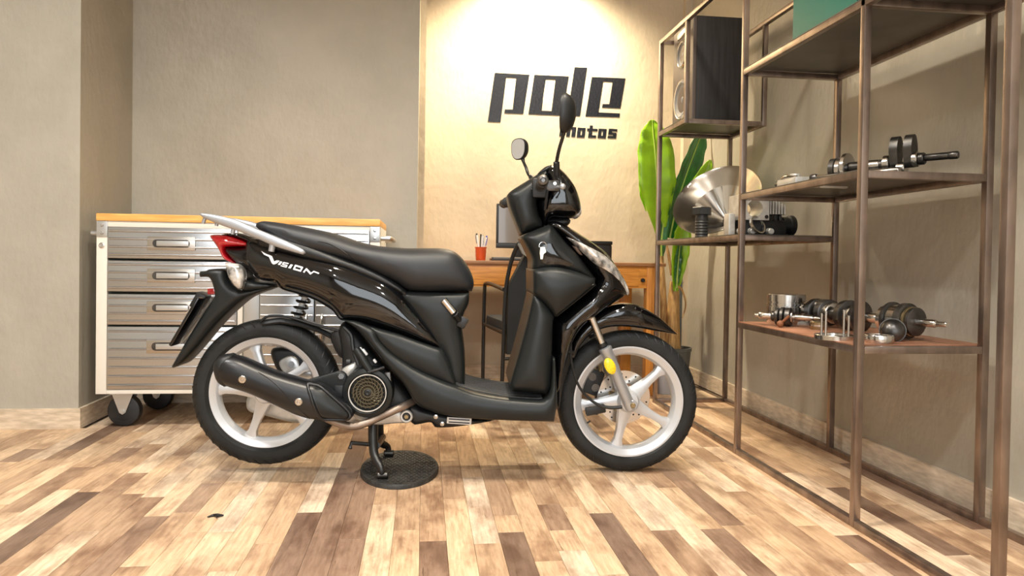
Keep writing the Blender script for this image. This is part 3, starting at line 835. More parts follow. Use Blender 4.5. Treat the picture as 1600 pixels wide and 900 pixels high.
mirror(S3(811, 233, ym+.05), [S3(816, 246, ym+.05), S3(818, 253, ym+.045), S3(822, 262, ym+.02), S3(826, 273, ym), S3(836, 283, ym-.06)], ym, (-.72, -.68, -.02), .036, .041)
# key in the ignition
k0 = inner.at(848, 384, .004)
g = G().tube([(k0[0]+.012*math.cos(a), k0[1], k0[2]+.012*math.sin(a)) for a in np.linspace(-.5, 3.6, 10)], .0016, 6)
kr = g.build('key_ring', 'steel', scooter)
poly = [inner.at(*p, .006) for p in [(844, 386), (851, 386), (853, 394), (849, 397), (847.5, 405), (844, 405), (843, 396)]]
yk = min(p[1] for p in poly)
G().prism([(p[0], yk, p[2]) for p in poly], (0, .003, 0)).build('key', 'key', scooter)

# ---- tail
red = Puff([(326, 367.5), (340, 366), (367, 371), (402, 385), (376, 386), (352, 387), (354, 397), (374, 415), (351, 406), (341, 389)], .05, .098, .02, sharp=(0, 3, 5, 7), grid=.008, step=.005)
red.build('tail_light', 'red', scooter)
Puff([(352, 387), (376, 386), (404, 386), (400, 420), (376, 416), (356, 399)], .05, .094, .02).build('tail_light_housing', 'gloss', scooter)
Puff([(342, 367), (372, 364), (400, 372), (440, 384), (436, 392), (404, 388), (370, 372)], .05, .085, .02).build('tail_top_cover', 'gloss', scooter)
for s in (-1, 1):
    Puff([(350, 410), (362, 411), (375, 415), (380, 434), (375, 452), (365, 447), (355, 432)], .012, .034, .016, yc=s*.085, plane=-.11, sharp=(0,), grid=.008, step=.005).build('rear_indicator', 'clear', scooter)
Puff([(375, 416), (382, 434), (400, 440), (428, 446), (400, 454), (377, 454), (380, 436)], .05, .085, .02).build('indicator_mount', 'matte', scooter)
Puff([(311, 424), (322, 423), (324, 421), (350, 421), (358, 440), (377, 453), (428, 448), (402, 458), (382, 467), (362, 483), (336, 508), (302, 548), (281, 570), (267, 576), (268, 572), (298, 520), (330, 470), (335, 462), (332, 446), (326, 434), (311, 433)], .045, .075, .022, sharp=(0, 13, 20), grid=.010, step=.006).build('rear_mudguard', 'matte', scooter)
# number plate, seen on edge
a, b_ = Vector(S3(324, 464, 0)), Vector(S3(282, 536, 0)); d = (b_-a).normalized(); nrm = Vector((-d.z, 0, d.x))
Mx = Matrix.Translation(a) @ Matrix(((d.x, 0, nrm.x, 0), (0, 1, 0, 0), (d.z, 0, nrm.z, 0), (0, 0, 0, 1)))
L_ = (b_-a).length
G().box(0, L_, -.085, .085, -.006, .004, .003, Mx).build('number_plate', 'gloss', scooter)
G().box(-.006, .05, -.03, .03, -.03, .004, .006, Mx).build('plate_lamp', 'matte2', scooter)
G().box(-.012, .012, -.02, .02, -.010, .010, .003, ty(*S3(333, 455, 0))).build('rear_reflector', 'red', scooter)
# grab rail
rail_px = [(310, 333), (333, 335), (367, 343), (392, 354), (431, 370), (456, 381), (472, 389), (477.5, 395), (474, 398), (455, 393), (428, 384.5), (406, 375), (377, 363), (346, 352), (319, 341)]
for s in (-1, 1):
    r_ = Puff(rail_px, .008, .017, .014, yc=s*.115, plane=-.125, sharp=(0, 7), grid=.01, step=.007, wx=[(310, 1), (478, .9)])
    ro = r_.build('grab_rail', 'railsilver', scooter)
    for (x0, y0, x1, y1, w) in ((320, 341, 317.5, 349, .006), (339, 349, 338, 353, .006), (365, 357, 363, 366, .007), (426, 382, 424, 393, .011)):
        A, B2 = S3(x0, y0, -.115), S3(x1, y1, -.115)
        G().cyl((A[0], s*.115, A[2]), (B2[0], s*.115, B2[2]), w, w*.9, n=12).build('rail_foot', 'railsilver', ro)
g = G()
A = S3(314, 334.5, -.115); B2 = S3(352, 346, -.115)
g.box(-.012, .05, -.115, .115, -.006, .006, .005, ty(A[0]+.018, 0, A[2]-.008) @ Matrix.Rotation(.25, 4, 'Y'))
g.build('rail_bridge', 'railsilver', scooter)
# VISION badge on the tail fairing
def badge(poly):
    P = [tail.at(px, py, .0022) for px, py in poly]
    g.prism(P, (0, .002, 0))
def stroke(path, w):
    for (a, b2) in zip(path, path[1:]):
        a, b2 = np.array(a, float), np.array(b2, float); t = (b2-a)/np.linalg.norm(b2-a); n = np.array([-t[1], t[0]])*w/2
        a2, b3 = a-t*w*.35, b2+t*w*.35
        badge([a2+n, b3+n, b3-n, a2-n])
letters = [
    lambda: badge([(408, 392), (416, 396.5), (425, 400), (428.5, 408.5), (432.5, 406.8), (437.5, 407.5), (432, 412), (427.5, 413.2), (424.8, 411), (420.5, 401.5), (413, 398)]),
    lambda: badge([(438.2, 408.3), (441.5, 409), (437.5, 414.3), (434.3, 413.3)]),
    lambda: stroke([(450.5, 411.8), (443.5, 410.2), (441.8, 412.8), (448.6, 414.8), (447.2, 417.2), (439.5, 415.2)], 1.7),
    lambda: badge([(454.5, 412.8), (458, 413.8), (454, 419.6), (450.3, 418.6)]),
    lambda: stroke([(462, 415), (472.5, 418), (469.6, 423.2), (459.4, 420.3), (462, 415)], 2.5),
    lambda: (stroke([(475, 425), (479, 420.2)], 2.4), stroke([(479, 420.5), (485.5, 427.6)], 2.8), stroke([(485.5, 427.6), (490.5, 424.2), (498, 427)], 2.0)),
]
for f in letters:
    g = G(); f(); g.build('badge_letter', 'decal', to, smooth=False)
# folding hook / lock on the under-seat cover
A, B2 = pillar.at(693, 468, .012), pillar.at(710, 489, .012)
hk = G().cyl(A, B2, .0125, .0125, b=.002).build('hook_barrel', 'steel', scooter)
G().cyl(B2, S3(722, 505, -.10), .012, .011, b=.002).build('hook_arm', 'matte2', scooter)
G().box(-.012, .016, -.02, .02, -.018, .018, .005, ty(*S3(722, 503, -.10)) @ Matrix.Rotation(.5, 4, 'Y')).build('hook_base', 'black', scooter)

# ---- engine, swing arm, exhaust
eng = Puff([(528, 515), (538, 503), (556, 516), (578, 545), (604, 576), (632, 606), (648, 632), (640, 646), (600, 656), (548, 645), (534, 600), (534, 560), (530, 530)], .06, .095, .03, lip=.012).build('engine_block', 'matte2', scooter)
cvt = Puff([(386, 622), (404, 606), (440, 586), (470, 580), (505, 590), (545, 585), (575, 640), (545, 664), (500, 664), (455, 660), (415, 650), (388, 642)], .02, .035, .02, yc=.085, plane=.06).build('transmission_case', 'alu', scooter)
Puff([(425, 545), (470, 545), (484, 560), (480, 580), (440, 582), (428, 570)], .02, .04, .02, yc=.09, plane=.06).build('air_filter_box', 'matte2', scooter)
Puff([(436, 566), (452, 556), (466, 562), (470, 574), (486, 576), (492, 588), (474, 596), (446, 584)], .014, .02, .01, yc=.055, plane=.04, lip=.003).build('rear_brake_arm', 'zinc', scooter)
G().cyl(S3(455, 569, .03), S3(455, 569, .05), .010).build('arm_bolt', 'darksteel', scooter)
# swing-arm plate carrying the silencer
Puff([(478, 594), (500, 588), (530, 580), (541, 584), (543, 594), (536, 612), (530, 622), (512, 612), (496, 604)], .006, .012, .01, yc=-.105, sharp=(0,)).build('swing_arm_bracket', 'matte', scooter)
G().cyl(S3(533, 588, -.112), S3(533, 588, -.122), .011, n=6, b=.001).build('bracket_bolt', 'darksteel', scooter)
sil = Puff([(333, 575), (336, 565), (343, 558), (352, 556.5), (362, 556.5), (377, 560), (405, 572), (433, 583), (470, 594), (503, 603), (523, 619), (543, 637), (550, 648), (547, 656), (530, 657), (490, 656.5), (463, 650), (430, 635), (390, 617), (352, 604), (339, 594)], .012, .056, .045, yc=-.165)
sl_ = sil.build('silencer', 'exhaust', scooter)
Puff([(331.5, 576), (335, 563), (343, 556.5), (352, 555), (362, 555.3), (358, 575), (352, 605), (343, 602), (336, 594)], .014, .058, .045, yc=-.165).build('silencer_end_cap', 'matte2', sl_)
loop = [(481, 600), (492, 600.5), (503, 604.5), (523, 621), (540, 636), (547, 646), (546, 653), (538, 656), (518, 655.5), (503, 654), (493, 640), (486, 620)]
Q_ = [Vector(sil.at(*q, .001)) for q in loop]
G().tube(Q_+[Q_[0], Q_[1]], .0055, 10, smooth=4, caps=False).build('heat_shield', 'exhaust', sl_)
patch([(490, 606), (502, 608), (520, 623.5), (537, 640), (542, 648), (534, 651.5), (508, 650), (499, 638), (492, 620)], sil, .003, .008, 'shield_panel', 'matte', sl_)
Q_ = [Vector(sil.at(*q, .0)) for q in ((404, 581), (420, 591), (438, 607), (456, 628), (474, 646), (484, 654))]
G().tube(Q_, .0022, 6, smooth=4).build('silencer_crease', 'exhaust', sl_)
for p in ((379, 592.5), (467, 627.5)):
    a = Vector(sil.at(*p, -.002)); G().prof(a, (0, -1, 0), [(.0115, 0), (.0115, .006), (.009, .008), (.005, .008), (.004, .0055), (0, .0055)], 20).build('silencer_bolt', 'steel', sl_)
P = [S3(*p, y) for p, y in [((505, 650), -.16), ((525, 660), -.15), ((550, 666), -.14), ((572, 661), -.135), ((590, 653), -.13), ((612, 643), -.13), ((632, 634), -.11), ((650, 626), -.06), ((662, 622), 0)]]
G().tube(P, .0125, 14, smooth=5).build('exhaust_pipe', 'pipe', scooter)
# cooling fan cover with blades
fc = Vector(S3(575, 613, -.135))
def disc(pr, n=40): return G().lathe(pr, n, Matrix.Translation(fc) @ RY)
sh = disc([(.080, -.06), (.082, .0), (.078, .010), (.066, .014), (.060, .010), (.058, -.004), (0, -.004)]).build('fan_cover', 'matte', scooter)
G().lathe([(.0600, .010), (.0605, .0155), (.0575, .0155), (.0570, .010)], 48, Matrix.Translation(fc) @ RY, closed=True).build('fan_ring', 'alu', sh)
g = G()
for k in range(22):
    a = 2*math.pi*k/22
    P = [(fc.x+r*math.cos(a+da), fc.y-.004, fc.z+r*math.sin(a+da)) for r, da in ((.016, 0), (.026, .12), (.038, .32), (.052, .62))]
    g.tube(P, [.0018, .0024, .0028, .0022], 6)
g.build('fan_blade', 'fan', sh)
g = G()
for r in (.014, .024, .035, .046):
    g.lathe([(r-.0016, .004), (r+.0016, .004), (r+.0016, .009), (r-.0016, .009)], 36, Matrix.Translation(fc) @ RY, closed=True)
g.build('fan_grille', 'fan', sh)
disc([(.012, -.004), (.012, .008), (.006, .010), (0, .007)]).build('fan_hub', 'matte2', sh)
# engine fittings
G().tube([S3(556, 545, -.13), S3(566, 560, -.135), S3(580, 582, -.14)], [.012, .015, .013], 12, smooth=4).build('coolant_hose', 'matte', scooter)
G().tube([S3(575, 582, -.15), S3(588, 578, -.15), S3(600, 574, -.14)], .005, 8, smooth=3).build('cable_guide', 'matte2', scooter)
for p, w in (((569, 551), .012), ((572, 562), .009), ((586, 564), .007), ((564, 545), .006)):
    c = S3(*p, -.12); G().box(-w, w, -.006, .006, -w*.6, w*.6, .003, ty(*c) @ Matrix.Rotation(.9, 4, 'Y')).build('cable_connector', 'white', scooter)
G().box(-.009, .009, -.008, .008, -.045, .045, .004, ty(*S3(608, 603, -.13)) @ Matrix.Rotation(-.12, 4, 'Y')).build('coil_bracket', 'darksteel', scooter)
Puff([(552, 640), (570, 642), (592, 652), (604, 640), (620, 636), (634, 650), (640, 660), (616, 662), (585, 664), (556, 655)], .045, .06, .02, yc=-.05, lip=.006).build('crankcase', 'alu', scooter)
Puff([(534, 577), (545, 570), (558, 565), (560, 572), (552, 583), (546, 600), (548, 636), (541, 636), (538, 604)], .045, .06, .012, yc=-.05, lip=.004, sharp=(0, 2)).build('rear_case', 'alu', scooter)
c = Vector(S3(635, 651, -.11))
sb = G().prof(c, (0, -1, 0), [(.021, -.05), (.021, 0), (.018, .003), (.014, .003), (.014, -.002), (0, -.002)], 24).build('stand_bush', 'alu', scooter)
G().prof(c+Vector((0, .002, 0)), (0, -1, 0), [(.0135, 0), (.011, .003), (0, .004)], 20).build('bush_rubber', 'matte2', sb)
G().prof(c+Vector((0, -.002, 0)), (0, -1, 0), [(.008, 0), (.007, .003), (0, .003)], 6).build('bush_bolt', 'brass', sb)
Puff([(640, 630), (690, 640), (750, 652), (775, 656), (735, 664), (700, 668), (677, 667), (674, 660), (645, 664), (640, 655)], .05, .11, .02).build('under_frame', 'matte2', scooter)
lab = G(); A = S3(717.5, 657.5, -.117)
lb = G().box(-.040, .040, -.004, .004, -.0105, .0105, .002, ty(*A) @ Matrix.Rotation(.06, 4, 'Y')).build('frame_label', 'white', scooter)
g = G()
for dz in (-.005, .005): g.box(-.034, .034, -.0052, -.0038, dz-.0018, dz+.0018, 0, ty(*A) @ Matrix.Rotation(.06, 4, 'Y'))
g.build('label_print', 'matte2', lb)
for p in ((681, 651), (691, 662)):
    G().prof(S3(*p, -.112), (0, -1, 0), [(.007, 0), (.007, .004), (.003, .005), (0, .003)], 16).build('frame_bolt', 'steel', scooter)
# rear shock absorber and inner mudguard
A, B2 = Vector(S3(460, 505, .075)), Vector(S3(479, 458, .075)); d = B2-A
sa = G().cyl(A, B2, .010).build('shock_rod', 'white', scooter)
P = []
q = d.normalized(); o1 = q.orthogonal().normalized(); o2 = q.cross(o1)
for i in range(81):
    a = i/80*2*math.pi*5; P.append(A+d*(i/80)+(o1*math.cos(a)+o2*math.sin(a))*.021)
G().tube(P, .0048, 6).build('shock_spring', 'matte2', sa)
P = [S(*p, -.03) for p in [(412, 500), (440, 496), (470, 501), (500, 511), (522, 522), (545, 532)]]
g = G(); vs = []; fs = []
for i, (x, z) in enumerate(P):
    vs += [(x, -.052, z-.012), (x, -.040, z), (x, .040, z), (x, .052, z-.012), (x, .048, z-.018), (x, .036, z-.006), (x, -.036, z-.006), (x, -.048, z-.018)]
for i in range(len(P)-1):
    for k in range(8): fs.append((i*8+k, i*8+(k+1) % 8, i*8+8+(k+1) % 8, i*8+8+k))
fs += [tuple(range(8)), tuple(range(len(vs)-8, len(vs)))]
hg = G().add(vs, fs).build('rear_hugger', 'matte2', scooter)
G().tube([S3(408, 502, -.045), S3(420, 494, -.045), S3(450, 495, -.045), S3(490, 507, -.05), S3(530, 517, -.06)], .0045, 8, smooth=4).build('brake_hose', 'matte2', scooter)
Puff([(516, 522), (534, 514), (548, 522), (550, 552), (534, 560), (522, 545)], .05, .07, .02, lip=.006).build('engine_mount', 'matte2', scooter)
G().tube([S3(538, 512, -.10), S3(549, 524, -.11), S3(552, 545, -.115), S3(560, 570, -.12)], .007, 8, smooth=4).build('fuel_hose', 'matte2', scooter)
G().cyl(S3(541, 566, -.09), S3(549, 566, -.09), .012, n=14, b=.002).build('oil_filler', 'matte2', scooter)
G().box(-.014, .014, -.01, .01, -.022, .022, .004, ty(*S3(530, 612, -.118))).build('sensor_plug', 'matte2', scooter)

# centre stand and the worn plate it stands on
PLZ = .014
pc = on_floor(624.5, 735)
near_foot, far_foot = on_floor(597, 748, PLZ), on_floor(607, 713, PLZ)
def loc(P): 
    d = np.array(P)-SO; return Vector((d@SU, d@SV, P[2]))
nf, ff = loc(near_foot), loc(far_foot)
for foot, top, nm in ((nf, Vector(S3(583, 666, -.075)), 0), (ff, Vector(S3(592, 664, .075)), 1)):
    mid = foot.lerp(top, .5)+Vector((-.012, 0, 0))
    g = G().tube([top+Vector((0, 0, .03)), mid, foot+Vector((-.004, 0, .035)), foot+Vector((.0, 0, .013))], [.017, .015, .011, .010], 12, smooth=4)
    st = g.build('centre_stand_leg', 'blackm', scooter)
    G().cyl(foot+Vector((-.016, 0, .012)), foot+Vector((.020, 0, .012)), .011, b=.003).build('stand_foot', 'darksteel', st)
G().cyl(nf.lerp(Vector(S3(583, 666, -.075)), .62), ff.lerp(Vector(S3(592, 664, .075)), .62), .012).build('stand_crossbar', 'blackm', scooter)
A = Vector(S3(583, 695, -.10)); B2 = Vector(S3(549, 692, -.13))
g = G().tube([A, B2, B2+Vector((-.002, -.01, -.016))], .0068, 8)
g.build('stand_pedal', 'blackm', scooter)

pl = thing('stand_plate', (pc[0], pc[1], 0), 'worn black oval plate on the floor under the scooter stand', 'plate')
rx, ry = .131, .208
g = G(); prf = [(0, PLZ), (.93, PLZ), (.955, PLZ+.0015), (.985, PLZ+.001), (1.0, PLZ-.004), (1.0, .0005), (0, .0005)]
g.lathe(prf, 72, Matrix.Diagonal((rx, ry, 1, 1))); g.build('plate_body', 'plate', pl)
g = G()
for i in range(-7, 8):
    for j in range(-11, 12):
        x, y = i*.0165+(.008 if j % 2 else 0), j*.0168
        if (x/rx)**2+(y/ry)**2 < .82:
            g.box(-.0050, .0050, -.0026, .0026, PLZ-.002, PLZ+.0016, 0, Matrix.Translation((x, y, 0)) @ Matrix.Rotation(.7 if (i+j) % 2 else -.7, 4, 'Z'))
o = g.build('raised_tread', 'plate', pl); o['kind'] = 'stuff'

# ================================================================== TOOL CABINET
CY = 3.13
def cp(px, py, y=CY):
    p = on_plane(px, py, 1, y); return float(p[0]), float(p[2])
cx0 = cp(149, 616)[0]; cx1 = cp(594, 360)[0]
cz0 = cp(149, 616)[1]; czt = cp(149, 333)[1]; CD = .50
cab = thing('tool_cabinet', (cx0, CY, 0), 'white rolling tool cabinet with ribbed stainless drawers and honey wood top', 'tool cabinet')
CW = cx1-cx0
ztop = czt-.030
def cl(px, py):
    x, z = cp(px, py); return x-cx0, z
g = G()
PW_ = cl(167, 480)[0]
g.box(0, .02, .012, CD, cz0, ztop, .002); g.box(CW-.02, CW, .012, CD, cz0, ztop, .002)
g.box(.02, CW-.02, .03, CD, cz0, cz0+.02); g.box(.02, CW-.02, CD-.02, CD, cz0+.02, ztop); g.box(.02, CW-.02, .03, CD-.02, ztop-.02, ztop)
g.build('carcass', 'cabwhite', cab)
zb = cl(160, 608)[1]; zt = cl(160, 355)[1]
xm0, xm1 = cl(371, 480)[0], cl(405, 480)[0]
xr = CW-PW_
G().box(0, PW_, 0, .03, cz0, ztop, .002).build('corner_post', 'cabwhite', cab)
G().box(xr, CW, 0, .03, cz0, ztop, .002).build('corner_post', 'cabwhite', cab)
G().box(PW_, xr, 0, .03, cz0, zb-.003, .002).build('bottom_rail', 'cabwhite', cab)
G().box(PW_, xr, 0, .03, zt+.003, ztop, .002).build('top_rail', 'cabwhite', cab)
G().box(xm0, xm0+.02, .0, .03, zb-.003, zt+.003, .002).build('centre_post', 'cabwhite', cab)
G().box(xm0+.022, xm1-.002, .010, .03, zb-.003, zt+.003, .002).build('lock_channel', 'zinc', cab)
G().box(0, CW+.0, -.006, CD+.01, ztop, czt, .004).build('wood_top', 'butcher', cab)
def ribbed(x0, x1, z0, z1, ribs, name):
    g = G().box(x0, x1, -.004, .014, z0, z1, .003)
    for z in ribs:
        n = 7
        vs = []; 
        for x in (x0+.006, x1-.006):
            vs += [(x, -.004-.0065*math.sin(math.pi*i/(n-1)), z+.0045*math.cos(math.pi*i/(n-1))) for i in range(n)]
        fs = [(i, i+1, n+i+1, n+i) for i in range(n-1)]+[tuple(range(n)), tuple(range(n, 2*n))[::-1]]
        g.add(vs, fs)
    return g.build(name, 'stainless', cab, 30)
def pull(dr, xa, xb, za, zb2):
    G().box(xa, xb, -.010, -.003, za, zb2, .003).build('handle_plate', 'handle', dr)
    w, h = xb-xa, zb2-za
    G().box(xa+w*.20, xb-w*.13, -.016, -.009, (za+zb2)/2-h*.20, (za+zb2)/2+h*.20, .006).build('pull', 'zinc', dr)
    n = 20; g = G(); pts = []
    for i in range(n):
        a = 2*math.pi*i/n; ca, sa = math.cos(a), math.sin(a)
        pts.append(((xa+xb)/2+math.copysign(w*.30, ca)*1.0+ca*h*.30, -.0102, (za+zb2)/2+sa*h*.30))
    g.prism(pts, (0, -.0008, 0)); g.build('pull_recess', 'darksteel', dr)
for (y0, y1, hy0, hy1, nr) in ((356, 404.5, 370, 391, 4), (408, 456, 420, 441.5, 4), (460, 507.5, 470.5, 491, 4), (510.5, 608, 530, 552, 7)):
    z1, z0 = cl(260, y0)[1], cl(260, y1)[1]
    ribs = [z0+(z1-z0)*(k+.5)/(nr+.0) for k in range(nr)]
    d = ribbed(PW_+.002, xm0-.002, z0, z1, ribs, 'drawer')
    pull(d, cl(231, 400)[0], cl(306, 400)[0], cl(260, hy1)[1], cl(260, hy0)[1])
# right column: one shallow drawer over two ribbed doors
z1, z0 = cl(500, 358)[1], cl(500, 404)[1]
d = ribbed(xm1+.002, xr-.002, z0, z1, [z0+(z1-z0)*(k+.5)/4 for k in range(4)], 'drawer')
pull(d, (xm1+xr)/2-.11, (xm1+xr)/2+.11, z0+.035, z0+.092)
z1, z0 = cl(500, 408)[1], cl(500, 608)[1]
xmid = (xm1+xr)/2
for xa, xb in ((xm1+.002, xmid-.002), (xmid+.002, xr-.002)):
    d = ribbed(xa, xb, z0, z1, [z0+(z1-z0)*(k+.5)/13 for k in range(13)], 'door')
    xc = xb-.03 if xa < xmid-.1 else xa+.03
    G().tube([(xc, -.006, z0+.20), (xc, -.026, z0+.215), (xc, -.026, z0+.30), (xc, -.006, z0+.315)], .006, 8, smooth=3).build('door_handle', 'steel', d)
for x in (.001, CW-PW_-.001):
    b = G().box(x, x+PW_, -.004, .0, ztop-.065, ztop-.002, .0015).build('corner_bracket', 'zinc', cab)
    for z in (ztop-.018, ztop-.05): G().prof((x+PW_/2, -.004, z), (0, -1, 0), [(.007, 0), (.006, .003), (0, .004)], 14).build('bracket_screw', 'steel', b)
G().prof((PW_*.5, 0, ztop-.10), (0, -1, 0), [(.011, -.002), (.011, .003), (.008, .004), (.008, .002), (0, .002)], 18).build('lock', 'steel', cab)
# side push handles
for s, x in ((-1, 0), (1, CW)):
    g = G().tube([(x, .05, ztop-.05), (x+s*.035, .05, ztop-.05), (x+s*.042, .075, ztop-.05), (x+s*.042, .40, ztop-.05), (x+s*.035, .43, ztop-.05), (x, .43, ztop-.05)], .011, 10)
    g.build('push_handle', 'zinc', cab)
# casters
for (x, y) in ((cl(185, 640)[0], .07), (cl(185, 640)[0]+.015, CD-.09), (CW-.12, .07), (CW-.12, CD-.09)):
    r = .066; w = G().lathe([(r-.012, -.024), (r-.003, -.020), (r, -.012), (r, .012), (r-.003, .020), (r-.012, .024)], 36, ty(x, y, r) @ RY)
    wo = w.build('caster_wheel', 'caster', cab)
    G().lathe([(.038, -.0255), (.034, -.0265), (.0, -.0265)], 28, ty(x, y, r) @ RY @ Matrix.Rotation(math.pi, 4, 'X')).build('wheel_disc', 'matte2', wo)
    g = G()
    for s in (-1, 1):
        yy = y+s*.030
        g.prism([(x-.042, yy-.002, cz0-.004), (x+.042, yy-.002, cz0-.004), (x+.012, yy-.002, r-.006), (x, yy-.002, r-.014), (x-.012, yy-.002, r-.006)], (0, .004, 0))
    g.box(x-.045, x+.045, y-.045, y+.045, cz0-.006, cz0)
    g.cyl((x, y-.036, r), (x, y+.036, r), .009, n=6)
    g.build('caster_fork', 'zinc', cab)

# ================================================================== WALL LETTERING
def lettering(name, label, ltrs):
    t = thing(name, (.7, YB, 1.4), label, 'lettering')
    for polys in ltrs:
        g = G()
        for poly in polys:
            P = [on_plane(680+x/4.5, 60+y/4.5, 1, YB-.0032) for x, y in poly]
            g.prism([(p[0]-.7, -.0032, p[2]-1.4) for p in P], (0, .003, 0))
        g.build('letter', 'ink', t, smooth=False)
lettering('wall_word', 'large black slanted four-letter word painted on the wall above the desk', [
    [[(420, 242), (663, 255), (620, 530), (487, 525), (490, 499), (545, 500), (570, 278), (500, 274), (460, 589), (370, 585)]],
    [[(697, 256), (940, 267), (895, 542), (655, 532), (678, 390), (762, 390), (750, 508), (818, 511), (846, 290), (778, 287), (762, 390), (678, 390)]],
    [[(980, 202), (1068, 206), (1018, 546), (930, 542)]],
    [[(1102, 271), (1337, 281), (1302, 491), (1174, 486), (1178, 461), (1224, 462), (1248, 307), (1181, 303), (1148, 520), (1299, 527), (1295, 554), (1057, 547)]],
])
lettering('small_wall_word', 'small black five-letter word painted under the large wall lettering', [
    [[(882, 618), (992, 624), (984, 692), (957, 691), (963, 640), (952, 640), (945, 690), (920, 689), (927, 638), (915, 637), (908, 688), (872, 687)]],
    [[(1003, 627), (1058, 630), (1050, 697), (995, 695), (999, 660), (1022, 661), (1020, 680), (1030, 681), (1034, 646), (1024, 645), (1022, 661), (999, 660)]],
    [[(1088, 612), (1109, 613), (1107, 634), (1142, 636), (1140, 652), (1105, 650), (1102, 680), (1132, 682), (1130, 699), (1075, 697), (1080, 650), (1068, 649), (1070, 632), (1086, 633)]],
    [[(1150, 634), (1206, 637), (1198, 703), (1142, 700), (1146, 665), (1168, 666), (1166, 684), (1177, 685), (1181, 652), (1170, 651), (1168, 666), (1146, 665)]],
    [[(1222, 634), (1280, 638), (1278, 654), (1244, 652), (1243, 662), (1276, 664), (1271, 704), (1212, 700), (1214, 685), (1250, 687), (1251, 678), (1216, 676)]],
])

# ================================================================== DESK and what stands on it
DY0, DY1, DZ = 3.76, 4.33, .715
dX0 = .06; dX1 = float(on_plane(1040, 411, 1, DY0)[0])
desk = thing('desk', (dX0, DY0, 0), 'orange pine desk with brown top against the back wall', 'desk')
DWd = dX1-dX0; DD = DY1-DY0
G().box(0, DWd, -.01, DD, DZ-.018, DZ, .003).build('desk_top', 'desktop', desk)
ap = DZ-.018
G().box(.03, DWd-.09, .006, .026, ap-.118, ap, .001).build('front_apron', 'desk', desk)
G().box(.03, DWd-.05, DD-.03, DD-.01, ap-.10, ap).build('back_apron', 'desk', desk)
for x in (.03, DWd-.085): G().box(x, x+.02, .03, DD-.03, ap-.10, ap).build('side_apron', 'desk', desk)
for x in (.015, DWd-.10):
    for y in (.002, DD-.07): G().box(x, x+.065, y, y+.06, 0, ap, .003).build('leg', 'deskv', desk)
kx = float(on_plane(1012, 440, 1, DY0)[0])-dX0
G().cyl((DWd-.125, .007, ap-.075), (DWd-.125, -.012, ap-.075), .011, b=.003).build('drawer_knob', 'black', desk)
G().box(.10, DWd-.145, .000, .007, ap-.108, ap-.012, .002).build('drawer_front', 'desk', desk)

c = on_plane(751, 404, 1, 3.95)
cup = thing('pen_cup', (c[0], 3.95, DZ), 'small red-orange ribbed cup holding pens on the desk', 'cup')
g = G().lathe([(0, .002), (.025, 0), (.027, .004), (.0275, .02), (.029, .024), (.0285, .04), (.030, .044), (.0295, .06), (.032, .070), (.0335, .073), (.031, .073), (.027, .06), (.024, .008), (0, .008)], 24)
g.build('cup_body', 'cup', cup)
for i, (dx, dy, lx, col_, capc) in enumerate(((-.012, 0, -.022, 'white', 'darksteel'), (-.002, .008, .004, 'darksteel', 'black'), (.006, -.004, .004, 'white', 'steel'), (.012, .004, .036, 'white', 'blue'))):
    p = thing('pen', (c[0], 3.95, DZ), ['white pen with grey cap leaning in the cup', 'dark metal pen upright in the red cup', 'white pen upright in the middle of the cup', 'white pen with blue clip leaning out of the cup'][i], 'pen')
    A, B2 = Vector((dx*.3, dy, .010)), Vector((dx+lx*.5, dy, .138-(.004*i)))
    G().cyl(A, B2, .0048, .0058, n=12, b=.001).build('barrel', col_, p)
    dv = (B2-A).normalized()
    G().cyl(B2, B2+dv*.010, .0045, n=12, b=.001).build('cap', capc, p)
    G().box(-.0015, .0015, -.009, -.0055, -.045, .002, 0, Matrix.Translation(B2) @ dv.to_track_quat('Z', 'Y').to_matrix().to_4x4()).build('clip', capc, p)
# monitor
MYY = 4.08
a, b_ = on_plane(775, 387.5, 1, MYY), on_plane(776, 318, 1, MYY); mr = on_plane(848, 388, 1, MYY)
mon = thing('monitor', (float(a[0]), MYY, DZ), 'black flat monitor with a dull brown screen on the desk', 'monitor')
mw = float(mr[0]-a[0]); z0, z1 = float(a[2])-DZ, float(b_[2])-DZ
z0 = max(z0, .05)
g = G().box(0, mw, 0, .018, z0, z1, .004).box(.03, mw-.03, .018, .045, z0+.03, z1-.03, .008); g.build('monitor_case', 'black', mon)
G().box(.013, mw-.013, -.0015, .002, z0+.030, z1-.012).build('screen', 'screen', mon)
G().box(.0, mw, -.006, .004, z0, z0+.026, .003).build('lower_bezel', 'black', mon)
G().box(mw/2-.03, mw/2+.03, .02, .04, .01, z0+.06, .004).build('stand_neck', 'black', mon)
G().box(mw/2-.08, mw/2+.08, -.03, .10, 0, .012, .004).build('stand_base', 'black', mon)
kb0 = on_plane(767, 402, 1, 3.86)
kb = thing('keyboard', (float(kb0[0]), 3.82, DZ), 'slim grey keyboard lying on the desk below the monitor', 'keyboard')
G().box(0, .36, 0, .13, 0, .012, .003).build('keyboard_base', 'black', kb)
for r in range(4):
    G().box(.01, .35, .012+r*.028, .034+r*.028, .012, .020, .002).build('key_row', 'greypad', kb)
bx = on_plane(953, 400, 1, 4.05)
pr = thing('label_printer', (float(bx[0])-.17, 4.0, DZ), 'black boxy device with a lid on the right end of the desk', 'printer')
zt = float(on_plane(940, 377, 1, 4.05)[2])-DZ
G().box(0, .17, 0, .15, 0, zt-.02, .012).build('printer_case', 'black', pr)
G().box(-.002, .172, -.004, .152, zt-.022, zt, .008).build('printer_lid', 'matte', pr)
G().box(.03, .14, -.003, .003, .025, .040, .001).build('paper_slot', 'matte2', pr)

